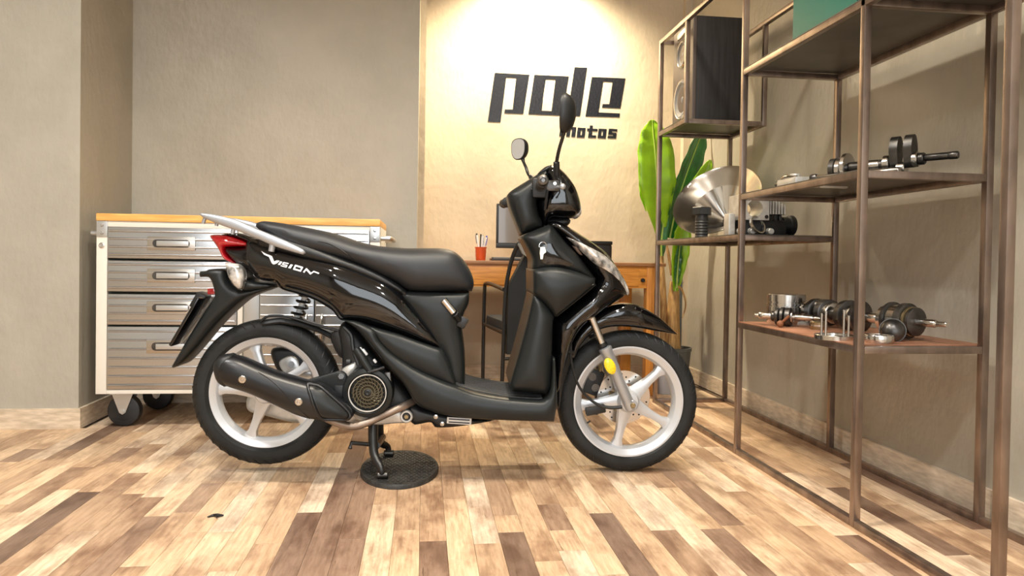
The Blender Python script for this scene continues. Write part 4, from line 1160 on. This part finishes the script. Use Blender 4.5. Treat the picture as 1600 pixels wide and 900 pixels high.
# ================================================================== CHAIR in front of the desk, its back to us
p0 = on_plane(786, 560, 1, 3.26)
chair = thing('armchair', (float(p0[0]), 3.26, 0), 'black tubular armchair with tall dark back panel facing the desk', 'chair', rz=math.radians(7))
cwid = .46
for s, x in ((0, 0.0), (1, cwid)):
    G().tube([(x-.006, 0, .0), (x, 0, .30), (x+.006 if not s else x-.006, 0, .56), (x+.024 if not s else x-.024, -.015, .70), (x+.048 if not s else x-.048, -.04, .785), (x+.065 if not s else x-.065, -.045, .800)], .0095, 10, smooth=4).build('back_post', 'blackm', chair)
    G().tube([(x, 0, .585), (x, .28, .600), (x, .40, .598), (x, .43, .57), (x, .44, .40), (x, .445, 0)], .0095, 10, smooth=4).build('arm_and_front_leg', 'blackm', chair)
    G().cyl((x, 0, .39), (x, .44, .39), .008).build('side_rail', 'blackm', chair)
G().cyl((0, 0, .27), (cwid, 0, .27), .008).build('stretcher', 'blackm', chair)
G().cyl((.06, -.045, .80), (cwid-.06, -.045, .80), .0095).build('top_bar', 'blackm', chair)
g = G().box(.006, cwid-.006, .02, .43, .37, .44, .02); g.build('seat_cushion', 'fabric', chair)
vs = []; fs = []
zz = [.29, .34, .45, .60, .70, .755]
for z in zz:
    ins = .012 if z < .6 else .012+.10*((z-.6)/.2)
    yb_ = -.02*max(0, (z-.5)/.3)
    vs += [(ins+.006, yb_-.004, z), (cwid-ins-.006, yb_-.004, z), (cwid-ins-.006, yb_+.035, z), (ins+.006, yb_+.035, z)]
for i in range(len(zz)-1):
    for k in range(4): fs.append((i*4+k, i*4+(k+1) % 4, i*4+4+(k+1) % 4, i*4+4+k))
fs += [(0, 1, 2, 3), tuple(range(len(vs)-4, len(vs)))]
G().add(vs, fs).build('back_panel', 'fabric', chair)
vs = []; fs = []
n = 16
for i in range(n+1):
    t = i/n; x = .045+(cwid-.09)*t; dz = .085*math.sqrt(max(0, 1-(2*t-1)**2))
    vs += [(x, -.06, .795), (x, -.06, .79-dz), (x, -.045, .79-dz), (x, -.045, .795)]
for i in range(n):
    for k in range(4): fs.append((i*4+k, i*4+(k+1) % 4, i*4+4+(k+1) % 4, i*4+4+k))
G().add(vs, fs).build('back_handle', 'greypad', chair)

# ================================================================== PLANT
pp = on_plane(1052, 560, 1, 4.0)
PX = float(pp[0])
plant = thing('banana_plant', (PX, 4.0, 0), 'potted banana plant with broad green leaves in the corner', 'plant')
zp = .235
G().lathe([(0, .004), (.070, 0), (.078, .01), (.098, zp-.02), (.102, zp-.018), (.102, zp), (.094, zp), (.09, zp-.03), (0, zp-.03)], 32).build('pot', 'pot', plant)
def pl3(px, py, dy=0.0):
    p = on_plane(px, py, 1, 4.0+dy); return (float(p[0])-PX, dy, float(p[2]))
P = [pl3(1050, 560), pl3(1051, 520), pl3(1052, 480), pl3(1054, 440)]
G().tube([(0, 0, .19)]+P[1:], [.045, .042, .036, .026], 14, smooth=4).build('trunk', 'trunk', plant)
G().tube([(-.05, .02, .2), pl3(1037, 500, .02), pl3(1036, 455, .02), pl3(1033, 400, .02), pl3(1031, 330, .02)], [.022, .020, .018, .014, .008], 10, smooth=4).build('second_stem', 'trunk', plant)
def leaf(pts, widths, m, name='leaf', fold=.25, yaw=0.0, ribm='rib'):
    """midrib px points -> blade with a folded cross-section"""
    M_ = [Vector(pl3(*p)) for p in pts]
    # resample
    Q = []; Wd = []; nn = 8
    for i in range(len(M_)-1):
        a, b2, c2, d2 = M_[max(i-1, 0)], M_[i], M_[i+1], M_[min(i+2, len(M_)-1)]
        for k in range(nn):
            t = k/nn; Q.append(.5*((2*b2)+(-a+c2)*t+(2*a-5*b2+4*c2-d2)*t*t+(-a+3*b2-3*c2+d2)*t**3)); Wd.append(widths[i]*(1-t)+widths[i+1]*t)
    Q.append(M_[-1]); Wd.append(widths[-1])
    vs = []; fs = []; cs = (-1, -.66, -.33, 0, .33, .66, 1)
    for i, (q, w) in enumerate(zip(Q, Wd)):
        t = (Q[min(i+1, len(Q)-1)]-Q[max(i-1, 0)]).normalized()
        sd = t.cross(Vector((math.sin(yaw), -math.cos(yaw), 0))).normalized(); nr = sd.cross(t)
        for c_ in cs:
            wav = .004*math.sin(i*1.1+c_*3)*abs(c_)
            vs.append(q+sd*(c_*w)+nr*(abs(c_)**1.3*w*fold+wav))
    k = len(cs)
    for i in range(len(Q)-1):
        for j in range(k-1): fs.append((i*k+j, i*k+j+1, i*k+k+j+1, i*k+k+j))
    g = G().add(vs, fs); me = g.mesh(name)
    o = link(name, me, m, plant, True, 80)
    sm = o.modifiers.new('thickness', 'SOLIDIFY'); sm.thickness = .0016
    G().tube([q+Vector((0, -.003, 0)) for q in Q], [.006*(1-i/len(Q))+.0012 for i in range(len(Q))], 6).build('midrib', ribm, o)
    return o
leaf([(1031, 372, -.02), (1029, 330, -.04), (1026, 285, -.06), (1023, 235, -.06), (1020, 205, -.05), (1019, 187, -.04)], [.012, .065, .108, .104, .070, .004], 'leaf1', fold=.15)
leaf([(1046, 372, .0), (1054, 335, -.01), (1063, 300, -.02), (1076, 262, -.03), (1090, 225, -.02), (1102, 198, .0)], [.02, .060, .074, .068, .052, .004], 'leaf2', fold=.4, yaw=.3)
leaf([(1062, 350, -.05), (1078, 315, -.08), (1093, 288, -.12), (1104, 265, -.14), (1110, 250, -.15)], [.02, .045, .048, .034, .006], 'leaf1', fold=.3, yaw=-.2)
leaf([(1011, 330, .03), (1007, 305, .03), (1005, 280, .03), (1006, 260, .03)], [.006, .03, .028, .004], 'leaf1', fold=.3)
leaf([(1055, 455, -.03), (1057, 425, -.035), (1060, 395, -.03), (1064, 365, -.02), (1066, 345, -.02)], [.012, .038, .052, .050, .02], 'leaf1', fold=.7)
leaf([(1057, 450, -.05), (1058, 430, -.05), (1060, 405, -.05), (1063, 375, -.04)], [.003, .018, .022, .006], 'leaf2', fold=.2)
leaf([(1033, 400, -.02), (1033, 380, -.03), (1036, 350, -.03), (1038, 320, -.03), (1039, 300, -.02)], [.012, .028, .032, .026, .004], 'leaf2', fold=.5)
G().tube([pl3(1058, 447, -.04), pl3(1065, 452, -.045), pl3(1071, 470, -.05), pl3(1070, 485, -.05), pl3(1066, 497, -.05)], [.007, .006, .005, .004, .002], 8, smooth=4).build('dry_leaf', 'trunk', plant)
G().tube([pl3(1050, 430, -.04), pl3(1044, 395, -.05), pl3(1041, 378, -.05)], [.010, .008, .003], 8, smooth=4).build('dry_leaf', 'trunk', plant)
# pale pot stood next to it
w0 = on_plane(1043, 612, 1, 3.86)
wp = thing('pale_bucket', (float(w0[0])-.01, 3.84, 0), 'pale grey bucket standing on the floor beside the plant pot', 'bucket')
G().lathe([(0, .003), (.055, 0), (.058, .004), (.072, .165), (.075, .168), (.075, .178), (.069, .178), (.066, .16), (.052, .01), (0, .01)], 28).build('bucket_body', 'potwhite', wp)
G().tube([(.073*math.cos(a), .073*math.sin(a)*.3-.05, .165-.06*math.sin(a)) for a in np.linspace(0, math.pi, 12)], .002, 6).build('bucket_handle', 'steel', wp)
gb = on_plane(1064, 500, 1, 4.3)
bo = thing('grey_board', (float(gb[0]), 4.33, 0), 'narrow grey board standing against the wall behind the plant', 'board')
zt = float(on_plane(1064, 436, 1, 4.3)[2])
G().box(-.03, .012, -.012, .012, 0, zt, .002).build('board_panel', 'greyboard', bo)
G().box(-.03, .012, -.0135, -.012, zt-.02, zt-.004).build('top_edge', 'greypad', bo)

# ================================================================== STEEL RACK
X0, X1 = 1.19, 1.565
YS = [3.585, 2.605, 1.852, 1.352]
TT = .0105
rack = thing('steel_rack', (X0, YS[3], 0), 'tall brown bare-steel rack of square tube along the right wall', 'shelving rack')
def rl(x, y, z): return (x-X0, y-YS[3], z)
def bar(p, q, name, t=TT, m='rack'):
    """square tube between two points along one axis"""
    a, b2 = Vector(rl(*p)), Vector(rl(*q))
    lo = [min(a[i], b2[i])-(t if abs(a[i]-b2[i]) < 1e-6 else 0) for i in range(3)]
    hi = [max(a[i], b2[i])+(t if abs(a[i]-b2[i]) < 1e-6 else 0) for i in range(3)]
    return G().box(lo[0], hi[0], lo[1], hi[1], lo[2], hi[2], .0025).build(name, m, rack)
ZTOP = 1.85
Z_SP, Z_TOPS, Z_MID, Z_LOW, Z_B1 = 1.385, 1.450, .983, .502, .832
for y in YS: bar((X0, y, 0), (X0, y, ZTOP), 'front_post')
for y in YS: bar((X1, y, 0), (X1, y, ZTOP), 'rear_post')
bar((X0, YS[3]+TT, TT), (X0, YS[2]-TT, TT), 'floor_rail'); bar((X0, YS[2]+TT, TT), (X0, YS[1]-TT, TT), 'floor_rail'); bar((X0, YS[1]+TT, TT), (X0, YS[0]-TT, TT), 'floor_rail')
for a, b2 in ((3, 2), (2, 1), (1, 0)): bar((X1, YS[a]+TT, TT), (X1, YS[b2]-TT, TT), 'floor_rail')
bar((X0+TT, YS[0], TT), (X1-TT, YS[0], TT), 'floor_rail'); bar((X0+TT, YS[3], TT), (X1-TT, YS[3], TT), 'floor_rail')
for X in (X0, X1):
    for a, b2 in ((3, 2), (2, 1), (1, 0)): bar((X, YS[a]+TT, ZTOP-TT), (X, YS[b2]-TT, ZTOP-TT), 'top_rail')
for y in YS: bar((X0+TT, y, ZTOP-TT), (X1-TT, y, ZTOP-TT), 'top_rail')
def shelf(ya, yb, z, m, yend=None):
    """frame of four tubes, sheet on top; z is the top of the sheet"""
    zc = z-.003-TT
    for X in (X0, X1): bar((X, ya+TT, zc), (X, yb-TT, zc), 'shelf_rail')
    bar((X0+TT, ya, zc), (X1-TT, ya, zc), 'shelf_rail'); bar((X0+TT, yb, zc), (X1-TT, yb, zc), 'shelf_rail')
    a, b2 = rl(X0, ya, 0), rl(X1, yb, 0)
    G().box(a[0]-TT, b2[0]+TT, a[1]+TT, b2[1]-TT, z-.003, z).build('shelf_sheet', m, rack)
YSP = 3.215
shelf(YSP, YS[0], Z_SP, 'rackplate')
bar((X0, YSP, Z_SP-.003-2*TT), (X0, YSP, ZTOP-2*TT), 'hanger_bar'); bar((X1, YSP, Z_SP-.003-2*TT), (X1, YSP, ZTOP-2*TT), 'hanger_bar')
shelf(YS[3], YS[1], Z_TOPS, 'rackplate')
bar((X0+TT, YS[2], Z_TOPS-.003-TT), (X1-TT, YS[2], Z_TOPS-.003-TT), 'shelf_rail')
shelf(YS[2], YS[1], Z_MID, 'rackplate')
shelf(YS[2], YS[1], Z_LOW, 'rustplate')
shelf(YS[1], YS[0], Z_B1, 'rackplate')

# ---- loudspeaker, its baffle facing into the room
SX0, SYn, SW, SDp, SH = 1.235, 3.262, .27, .242, .49
sp = thing('loudspeaker', (SX0, SYn, Z_SP), 'black wooden two-way loudspeaker standing high in the steel rack', 'loudspeaker')
G().box(.018, SDp, 0, SW, 0, SH, .003).build('cabinet', 'speaker', sp)
bf = G().box(0, .018, .0, SW, 0, SH, .004).build('baffle', 'baffle', sp)
def driver(z, r, name, m):
    M_ = Matrix.Translation((0, SW/2, z)) @ Matrix.Rotation(-math.pi/2, 4, 'Y')
    d_ = G().lathe([(r, -.004), (r, .006), (r*.93, .009), (r*.86, .008), (r*.80, .003), (r*.72, .002), (r*.30, -.014), (r*.28, -.006), (r*.16, .0), (0, .002)], 36, M_).build(name, m, sp)
    G().lathe([(r*1.02, -.002), (r*1.06, .004), (r*1.0, .010), (r*.95, .008)], 36, M_, closed=True).build('driver_ring', 'steel', d_)
driver(.125, .092, 'woofer', 'cone'); driver(.345, .062, 'tweeter', 'cone')
G().box(-.003, .0, .06, SW-.06, .43, .465, .001).build('badge_plate', 'steel', sp)

# ---- things on the first-bay shelf
def at_shelf(px, py, z): 
    p = on_floor(px, py, z); return float(p[0]), float(p[1])
x, y = 1.245, 0
bp_ = on_plane(1096, 366, 0, 1.215)
bt = thing('giant_bolt', (1.215, float(bp_[1]), Z_B1), 'oversized dark hex-head bolt standing on the shelf by the metal lamp shade', 'bolt')
k = (float(bp_[1]))/F
bh = float(on_plane(1096, 324, 0, 1.215)[2])-Z_B1
G().lathe([(.026, 0), (.029, .004)]+[(.029 if i % 2 else .0265, .004+(bh-.045)*(i+1)/14) for i in range(12)]+[(.025, bh-.034), (.025, bh-.030)], 24).build('shank', 'boltblack', bt)
G().lathe([(.038, bh-.034), (.044, bh-.032), (.044, bh-.003), (.040, bh)], 6).build('hex_head', 'boltblack', bt)
# spun metal shade lying tilted, its mouth towards the room
sh0 = thing('metal_lamp_shade', (1.38, 3.35, Z_B1), 'wide spun-metal cone lamp shade lying tilted on the shelf', 'lamp shade')
ax = Vector((-.594, -.52, .607)).normalized()
R_ = .205
cen = Vector(tuple(on_plane(1119, 311, 1, 3.35)))-Vector((1.38, 3.35, Z_B1))
Mx = Matrix.Translation(cen) @ ax.to_track_quat('Z', 'Y').to_matrix().to_4x4() @ Matrix.Scale(1.044, 4)
G().lathe([(.135, -.052), (.165, -.030), (.190, -.012), (R_, 0), (R_+.004, .002), (R_+.004, -.003), (.193, -.017), (.167, -.036), (.136, -.058)], 72, Mx, closed=True).build('shade_bowl', 'spun', sh0)
G().lathe([(.022, -.150), (.135, -.052), (.136, -.058), (.026, -.156)], 72, Mx, closed=True).build('inner_cone', 'chrome', sh0)
G().lathe([(.0, -.152), (.04, -.152), (.042, -.158), (.03, -.185), (.0, -.188)], 24, Mx).build('socket', 'darksteel', sh0)
# engine block: cylinder face with a bore, fins and black clutch plates
eb0 = on_plane(1195, 366, 1, 2.70)
eb = thing('engine_part', (float(eb0[0]), 2.72, Z_B1), 'aluminium cylinder block with round bore, cooling fins and black discs', 'engine part')
def ep(px, py, dy=0.0):
    p = on_plane(px, py, 1, 2.72+dy); return Vector((float(p[0])-float(eb0[0]), dy, float(p[2])-Z_B1))
a, b_ = ep(1148, 362), ep(1200, 306)
bc = ep(1178, 326); br = .033
# face plate with a hole
g = G(); n = 40; out = []; inn = []
for i in range(n):
    t = 2*math.pi*i/n; c_, s_ = math.cos(t), math.sin(t); m_ = max(abs(c_), abs(s_))
    out.append((bc.x+.062*c_/m_*.95, bc.z+.005+.050*s_/m_)); inn.append((bc.x+br*c_, bc.z+br*s_))
vs = [(x, -.01, z) for x, z in out]+[(x, -.01, z) for x, z in inn]+[(x, .10, z) for x, z in out]+[(x, .10, z) for x, z in inn]
fs = []
for i in range(n):
    j = (i+1) % n
    fs += [(i, j, n+j, n+i), (2*n+j, 2*n+i, 3*n+i, 3*n+j), (j, i, 2*n+i, 2*n+j), (n+i, n+j, 3*n+j, 3*n+i)]
g.add(vs, fs); blk = g.build('cylinder_block', 'alu', eb, 30)
for dx, dz in ((-.05, .044), (.048, .044), (.048, -.032)):
    G().cyl((bc.x+dx, -.0125, bc.z+dz), (bc.x+dx, -.008, bc.z+dz), .0075).build('stud_hole', 'matte2', blk)
for i in range(6):
    xx = bc.x+.068+i*.012; h_ = .052-.006*i
    G().box(xx, xx+.005, .0, .095, bc.z-.02, bc.z+h_-.004, .0015).build('cooling_fin', 'alu', eb)
G().box(bc.x-.06, bc.x+.135, -.004, .10, .0, bc.z-.045+.0, .004).build('crankcase_half', 'matte2', eb)
for i, (px_, r) in enumerate(((1150, .026), (1197, .036), (1205, .038), (1214, .042), (1222, .038))):
    c_ = ep(px_, 345); c_.z = max(r+.002, c_.z)
    G().cyl((c_.x-.006, .045, c_.z), (c_.x+.006, .045, c_.z), r, n=28, b=.002).build('clutch_plate', 'matte2', eb)
c_ = ep(1238, 345); c_ = ep(1248, 345); c_.x -= .004
G().prof((c_.x-.05, .045, .044), (1, 0, 0), [(.030, 0), (.034, .004), (.034, .030), (.041, .034), (.041, .050), (.038, .054), (.012, .054), (.010, .051), (0, .051)], 32).build('end_drum', 'matte2', eb)
G().prof((c_.x+.004, .045, .044), (1, 0, 0), [(.004, 0), (.003, .003), (0, .003)], 10).build('drum_bolt', 'steel', eb)
for px_ in (1155, 1172, 1200): 
    c_ = ep(px_, 357); G().cyl((c_.x, -.03, .016), (c_.x, -.004, .016), .012, .014, n=16, b=.002).build('bearing_boss', 'alu', eb)
g = G().lathe([(.032, -.004), (.038, -.004), (.038, .006), (.032, .006)], 32, Matrix.Translation((bc.x+.005, -.022, .040)) @ Matrix.Rotation(1.1, 4, 'X') @ Matrix.Rotation(.4, 4, 'Y'), closed=True)
g.build('bearing_ring', 'steel', eb)
wp_ = ep(1143, 330); G().box(wp_.x-.010, wp_.x+.016, .0, .05, .0, .085, .004).build('side_flange', 'alu', eb)

# ---- crankshafts and other parts: axis laid along the rack
def crank(name, label, group, p_mid, d, sections, extras=()):
    """sections: (start, length, radius, material, offset_z, kind)"""
    t = thing(name, p_mid, label, 'crankshaft', group)
    d = Vector(d).normalized()
    for (s0, ln, r, m, oz, kind, nm) in sections:
        a = d*s0+Vector((0, 0, oz)); 
        if kind == 'cyl':
            G().prof(a, d, [(r*.86, 0), (r, min(.003, ln*.2)), (r, ln-min(.003, ln*.2)), (r*.86, ln)], 24).build(nm, m, t)
        elif kind == 'cone':
            G().prof(a, d, [(r, 0), (r*.9, ln*.1), (r*.62, ln*.75), (r*.62, ln*.98), (r*.5, ln)], 20).build(nm, m, t)
        elif kind == 'web':
            # tear-drop counterweight, tall above the axis
            M_ = Matrix.Translation(a) @ Matrix(((0, d.y, d.x, 0), (0, -d.x, d.y, 0), (1, 0, 0, 0), (0, 0, 0, 1)))
            pts = [(r*1.0*math.cos(k), r*.52*math.sin(k)) for k in np.linspace(-math.pi/2, math.pi/2, 14)]+[(-r*.75+.35*r*math.cos(k), r*.36*math.sin(k)) for k in np.linspace(math.pi/2, 3*math.pi/2, 8)]
            P = [(u+r*.55, v, 0) for u, v in pts]
            G().prism([M_ @ Vector(p) for p in P], d*ln).build(nm, m, t)
    return t
# middle shelf: long crankshaft
A = Vector((1.30, 2.19, Z_MID+.053)); B2 = Vector((1.50, 1.885, Z_MID+.053))
Ltot = (B2-A).length; dd = (B2-A)
fr = lambda px: (px-1300)/200*Ltot
crank('crankshaft', 'long crankshaft with two upright webs on the middle shelf', 'crankshafts on the rack', A, dd, [
    (0, fr(1312), .036, 'darksteel', -.010, 'cyl', 'end_gear'), (fr(1312), fr(1322)-fr(1312), .038, 'steel', -.012, 'cyl', 'bearing'), (fr(1323), fr(1332)-fr(1323), .045, 'steel', -.007, 'cyl', 'bearing'),
    (fr(1332), fr(1392)-fr(1332), .017, 'darksteel', -.008, 'cyl', 'shaft'), (fr(1360), fr(1384)-fr(1360), .018, 'steel', -.008, 'cyl', 'journal'), (fr(1389), fr(1400)-fr(1389), .026, 'steel', -.006, 'cyl', 'bearing'),
    (fr(1401), fr(1414)-fr(1401), .046, 'darksteel', .002, 'web', 'crank_web'), (fr(1410), fr(1424)-fr(1410), .020, 'steel', -.024, 'cyl', 'crank_pin'), (fr(1423), fr(1436)-fr(1423), .047, 'darksteel', .002, 'web', 'crank_web'),
    (fr(1434), fr(1443)-fr(1434), .023, 'steel', 0, 'cyl', 'bearing'), (fr(1443), fr(1452)-fr(1443), .018, 'darksteel', 0, 'cyl', 'collar'), (fr(1452), fr(1488)-fr(1452), .0105, 'darksteel', .002, 'cyl', 'shaft'), (fr(1486), fr(1500)-fr(1486), .0115, 'darksteel', .002, 'cyl', 'splined_end')])
# second slim shaft lying in front of it
A = Vector((1.235, 2.20, Z_MID+.016)); B2 = Vector((1.375, 1.96, Z_MID+.016))
L2 = (B2-A).length
crank('camshaft', 'slim polished shaft lying in front of the long crankshaft', 'crankshafts on the rack', A, B2-A, [(0, .02, .012, 'darksteel', 0, 'cyl', 'end'), (.02, L2*.35, .008, 'steel', 0, 'cyl', 'shaft'), (L2*.35, L2*.3, .010, 'steel', 0, 'cyl', 'journal'), (L2*.62, L2*.38, .011, 'steel', 0, 'cyl', 'journal')])
# flat cover and carburettor body at the left end of the middle shelf
pcv = thing('metal_cover', (1.34, 2.33, Z_MID), 'flat grey metal cover lying behind the slim shaft', 'metal part')
G().box(-.05, .05, -.09, .07, 0, .032, .006, Matrix.Rotation(.12, 4, 'X')).build('cover_plate', 'zinc', pcv)
G().box(-.035, .035, -.07, .05, .030, .036, .003, Matrix.Rotation(.12, 4, 'X')).build('cover_boss', 'alu', pcv)
cb = thing('carburettor', (1.25, 2.34, Z_MID), 'small silver carburettor lying at the end of the middle shelf', 'engine part')
G().box(-.03, .03, -.07, .06, 0.0, .030, .008).build('body', 'alu', cb)
G().cyl((0, .06, .018), (0, .11, .020), .012, b=.002).build('inlet', 'darksteel', cb)
G().cyl((-.01, -.03, .03), (-.01, -.03, .042), .018, b=.003).build('float_cap', 'alu', cb)
G().tube([(-.02, .05, .028), (-.03, .0, .036), (-.02, -.06, .030)], .004, 8, smooth=3).build('fuel_pipe', 'steel', cb)
G().cyl((.02, -.07, .014), (.02, -.095, .014), .008, n=6).build('screw', 'brass', cb)

# lower shelf
def low(px, py): return at_shelf(px, py, Z_LOW)
x, y = 1.325, 2.512
pis = thing('piston', (x, y, Z_LOW), 'large bright piston standing upright on the rusty shelf', 'piston')
rr = 28.5/F*(y*math.cos(YAW)+x*math.sin(YAW)); hp = 47/F*(y+.1)
g = G().lathe([(rr*.98, .0), (rr, .003), (rr, hp*.42), (rr*.97, hp*.43), (rr, hp*.44), (rr, hp*.58), (rr*.94, hp*.585), (rr*.94, hp*.62), (rr, hp*.625), (rr, hp*.70), (rr*.94, hp*.705), (rr*.94, hp*.755), (rr, hp*.76), (rr, hp*.985), (rr*.985, hp), (0, hp)], 48)
pb = g.build('piston_body', 'steel', pis, 25)
G().cyl((-rr*.45, -rr*.92, hp*.30), (-rr*.45, -rr*.70, hp*.30), rr*.36).build('pin_bore', 'matte2', pb)
G().box(-rr*.72, rr*.98, -rr*.99, -rr*.78, 0, hp*.12, .003).build('skirt_foot', 'alu', pb)
# crankshaft in front of the piston
def flat_crank(a_px, b_px, zc, secs, label, name='crankshaft', back=0.0):
    A = Vector(tuple(on_floor(*a_px, Z_LOW+zc))); B2 = Vector(tuple(on_floor(*b_px, Z_LOW+zc)))
    A += Vector((.48, .88, 0))*back; B2 += Vector((.48, .88, 0))*back
    Lt = (B2-A).length
    f2 = lambda px: (px-a_px[0])/(b_px[0]-a_px[0])*Lt
    return crank(name, label, 'crankshafts on the rack', A, B2-A, [(f2(a), max(.002, f2(b2)-f2(a)), r, m, oz, kd, nm) for (a, b2, r, m, oz, kd, nm) in secs])
flat_crank((1177, 495), (1283, 501), .034, [(1177, 1186, .006, 'steel', 0, 'cyl', 'tip'), (1184, 1206, .012, 'steel', 0, 'cyl', 'shaft'), (1205, 1213, .018, 'darksteel', 0, 'cyl', 'collar'), (1212, 1219, .031, 'darksteel', 0, 'cyl', 'crank_web'), (1220, 1227, .034, 'darksteel', 0, 'cyl', 'crank_web'), (1228, 1238, .033, 'darksteel', 0, 'cyl', 'crank_web'), (1237, 1241, .022, 'steel', 0, 'cyl', 'bearing'), (1240, 1272, .010, 'steel', 0, 'cyl', 'shaft'), (1272, 1283, .006, 'steel', 0, 'cyl', 'threaded_end')], 'small crankshaft lying in front of the upright piston', back=.10)
x, y = 1.235, 2.36
cr_ = thing('rusty_bolt', (x-.01, y, Z_LOW), 'little rusty bolt leaning against the small crankshaft', 'bolt')
G().sphere((0, 0, .0125), .012, .012, .0122, 14).build('bolt_head', 'rust', cr_)
G().cyl((0, 0, .012), (.018, -.025, .042), .0045, n=10).build('bolt_shank', 'rust', cr_)
flat_crank((1250, 483), (1338, 494), .052, [(1250, 1262, .011, 'steel', 0, 'cyl', 'shaft'), (1261, 1268, .022, 'darksteel', 0, 'cyl', 'collar'), (1268, 1277, .034, 'steel', 0, 'cyl', 'bearing'), (1276, 1284, .046, 'darksteel', 0, 'cyl', 'crank_web'), (1284, 1292, .026, 'steel', .02, 'cyl', 'crank_pin'), (1291, 1300, .046, 'darksteel', 0, 'cyl', 'crank_web'), (1299, 1307, .036, 'steel', 0, 'cyl', 'bearing'), (1306, 1324, .020, 'darksteel', 0, 'cyl', 'shaft'), (1323, 1331, .050, 'darksteel', 0, 'cyl', 'gear'), (1330, 1338, .034, 'steel', 0, 'cyl', 'bearing')], 'dark crankshaft with paired webs lying behind the ring with pins')
x, y = low(1281, 506)
rb = thing('bronze_bush', (1.33, float(on_plane(1279, 505, 0, 1.33)[1]), Z_LOW), 'small yellowish bearing bush under the dark crankshaft', 'bearing')
G().lathe([(.018, 0), (.027, .0), (.028, .004), (.028, .024), (.024, .028), (.018, .028)], 28, closed=True).build('bush_sleeve', 'brass', rb)
G().lathe([(.026, .010), (.0295, .011), (.0295, .016), (.026, .017)], 28, closed=True).build('bush_flange', 'steel', rb)
flat_crank((1345, 498), (1491, 512), .056, [(1345, 1353, .050, 'darksteel', 0, 'cyl', 'gear'), (1353, 1386, .016, 'steel', 0, 'cyl', 'shaft'), (1384, 1392, .021, 'darksteel', 0, 'cyl', 'collar'), (1391, 1403, .042, 'steel', 0, 'cyl', 'bearing'), (1402, 1409, .054, 'darksteel', 0, 'cyl', 'crank_web'), (1409, 1424, .047, 'steel', 0, 'cyl', 'flywheel'), (1423, 1434, .053, 'darksteel', 0, 'cyl', 'crank_web'), (1434, 1440, .044, 'brass', 0, 'cyl', 'seal_ring'), (1440, 1447, .042, 'darksteel', 0, 'cyl', 'hub'), (1446, 1475, .0115, 'steel', 0, 'cyl', 'shaft'), (1474, 1491, .0075, 'steel', 0, 'cyl', 'threaded_end')], 'heavy crankshaft with flywheel and tapered shaft on the rusty shelf', back=.10)
x, y = low(1305, 531)
rg = thing('pin_ring', (x+.01, y+.02, Z_LOW), 'flat steel ring carrying upright pins on the rusty shelf', 'ring')
r_ = 32/F*y
G().lathe([(r_*.62, 0), (r_, 0), (r_*1.0, .012), (r_*.97, .014), (r_*.65, .014)], 40, closed=True).build('ring_body', 'steel', rg)
for k in range(4):
    a = math.radians(25+k*90); G().cyl((r_*.78*math.cos(a), r_*.78*math.sin(a), .013), (r_*.78*math.cos(a), r_*.78*math.sin(a), .085-.012*(k % 2)), .0035, n=10, b=.001).build('pin', 'steel', rg)
x, y = low(1388, 537)
dc = thing('bearing_cap', (1.285, 1.905, Z_LOW), 'low round steel cap lying in front of the heavy crankshaft', 'bearing')
r_ = 23.5/F*y
G().lathe([(0, 0), (r_*.97, 0), (r_, .002), (r_, .020), (r_*.96, .023), (r_*.70, .023), (r_*.68, .020), (0, .020)], 40).build('cap_body', 'steel', dc)
G().lathe([(r_*.30, .020), (r_*.30, .022), (r_*.2, .023), (0, .023)], 24).build('cap_boss', 'darksteel', dc)
dm = thing('valve_cap', (1.350, 1.94, Z_LOW), 'dark domed metal cap leaning on the heavy crankshaft', 'metal part')
G().prof((.0, .0, .032), (-.55, -.75, .25), [(.0, -.01), (.030, -.010), (.034, -.006), (.033, .002), (.024, .013), (.010, .019), (0, .020)], 28).build('dome', 'darksteel', dm)
G().prof((.0, .0, .032), (-.55, -.75, .25), [(.033, -.010), (.036, -.009), (.036, -.005), (.033, -.004)], 28).build('dome_rim', 'greyboard', dm)

# top shelf
gy = float(on_plane(1241, 50, 0, 1.22)[1])
gb_ = thing('green_case', (1.215, gy, Z_TOPS), 'teal green metal case with steel clasp on the top shelf', 'case')
zt = float(on_plane(1260, 10, 0, 1.215)[2])-Z_TOPS
L_ = .36; hgt = .20
vs = [(0, 0, 0), (0, -L_, 0), (0, -L_, hgt), (0, -.035, hgt), (0, 0, hgt-.05)]
g = G().prism(vs, (.2, 0, 0)); g.build('case_body', 'green', gb_)
G().box(-.004, .204, -L_-.004, .002, -.0+.0, .012, .003).build('base_rim', 'green', gb_)
G().tube([(.03, .004, hgt-.02), (.03, .02, hgt+.0), (.17, .02, hgt+.0), (.17, .004, hgt-.02)], .007, 8).build('carry_handle', 'steel', gb_)
G().box(.07, .13, -.002, .012, hgt-.075, hgt-.03, .003).build('clasp', 'chrome', gb_)
cy = float(on_plane(1193, 84, 0, 1.26)[1])
chn = thing('chrome_cap', (1.26, cy, Z_TOPS), 'small chrome cap lying at the far end of the top shelf', 'metal part')
G().lathe([(.0, 0), (.036, 0), (.038, .004), (.038, .016), (.034, .024), (.022, .032), (0, .035)], 32).build('cap_shell', 'chrome', chn)
G().lathe([(.037, .006), (.040, .008), (.040, .012), (.037, .014)], 32, closed=True).build('cap_ring', 'steel', chn)

# a dark scrap lying on the floor strips
c = on_floor(338, 808)
scr = thing('floor_scrap', (c[0], c[1], 0), 'small dark curled scrap lying on the floor planks', 'scrap')
G().tube([(-.022, -.006, .003), (-.008, .004, .004), (.004, -.002, .006), (.018, .004, .003)], [.0015, .004, .005, .002], 8, smooth=3).build('scrap_body', 'matte2', scr)
G().tube([(.0, 0, .005), (.006, -.016, .003)], [.003, .001], 6).build('scrap_tail', 'matte2', scr)
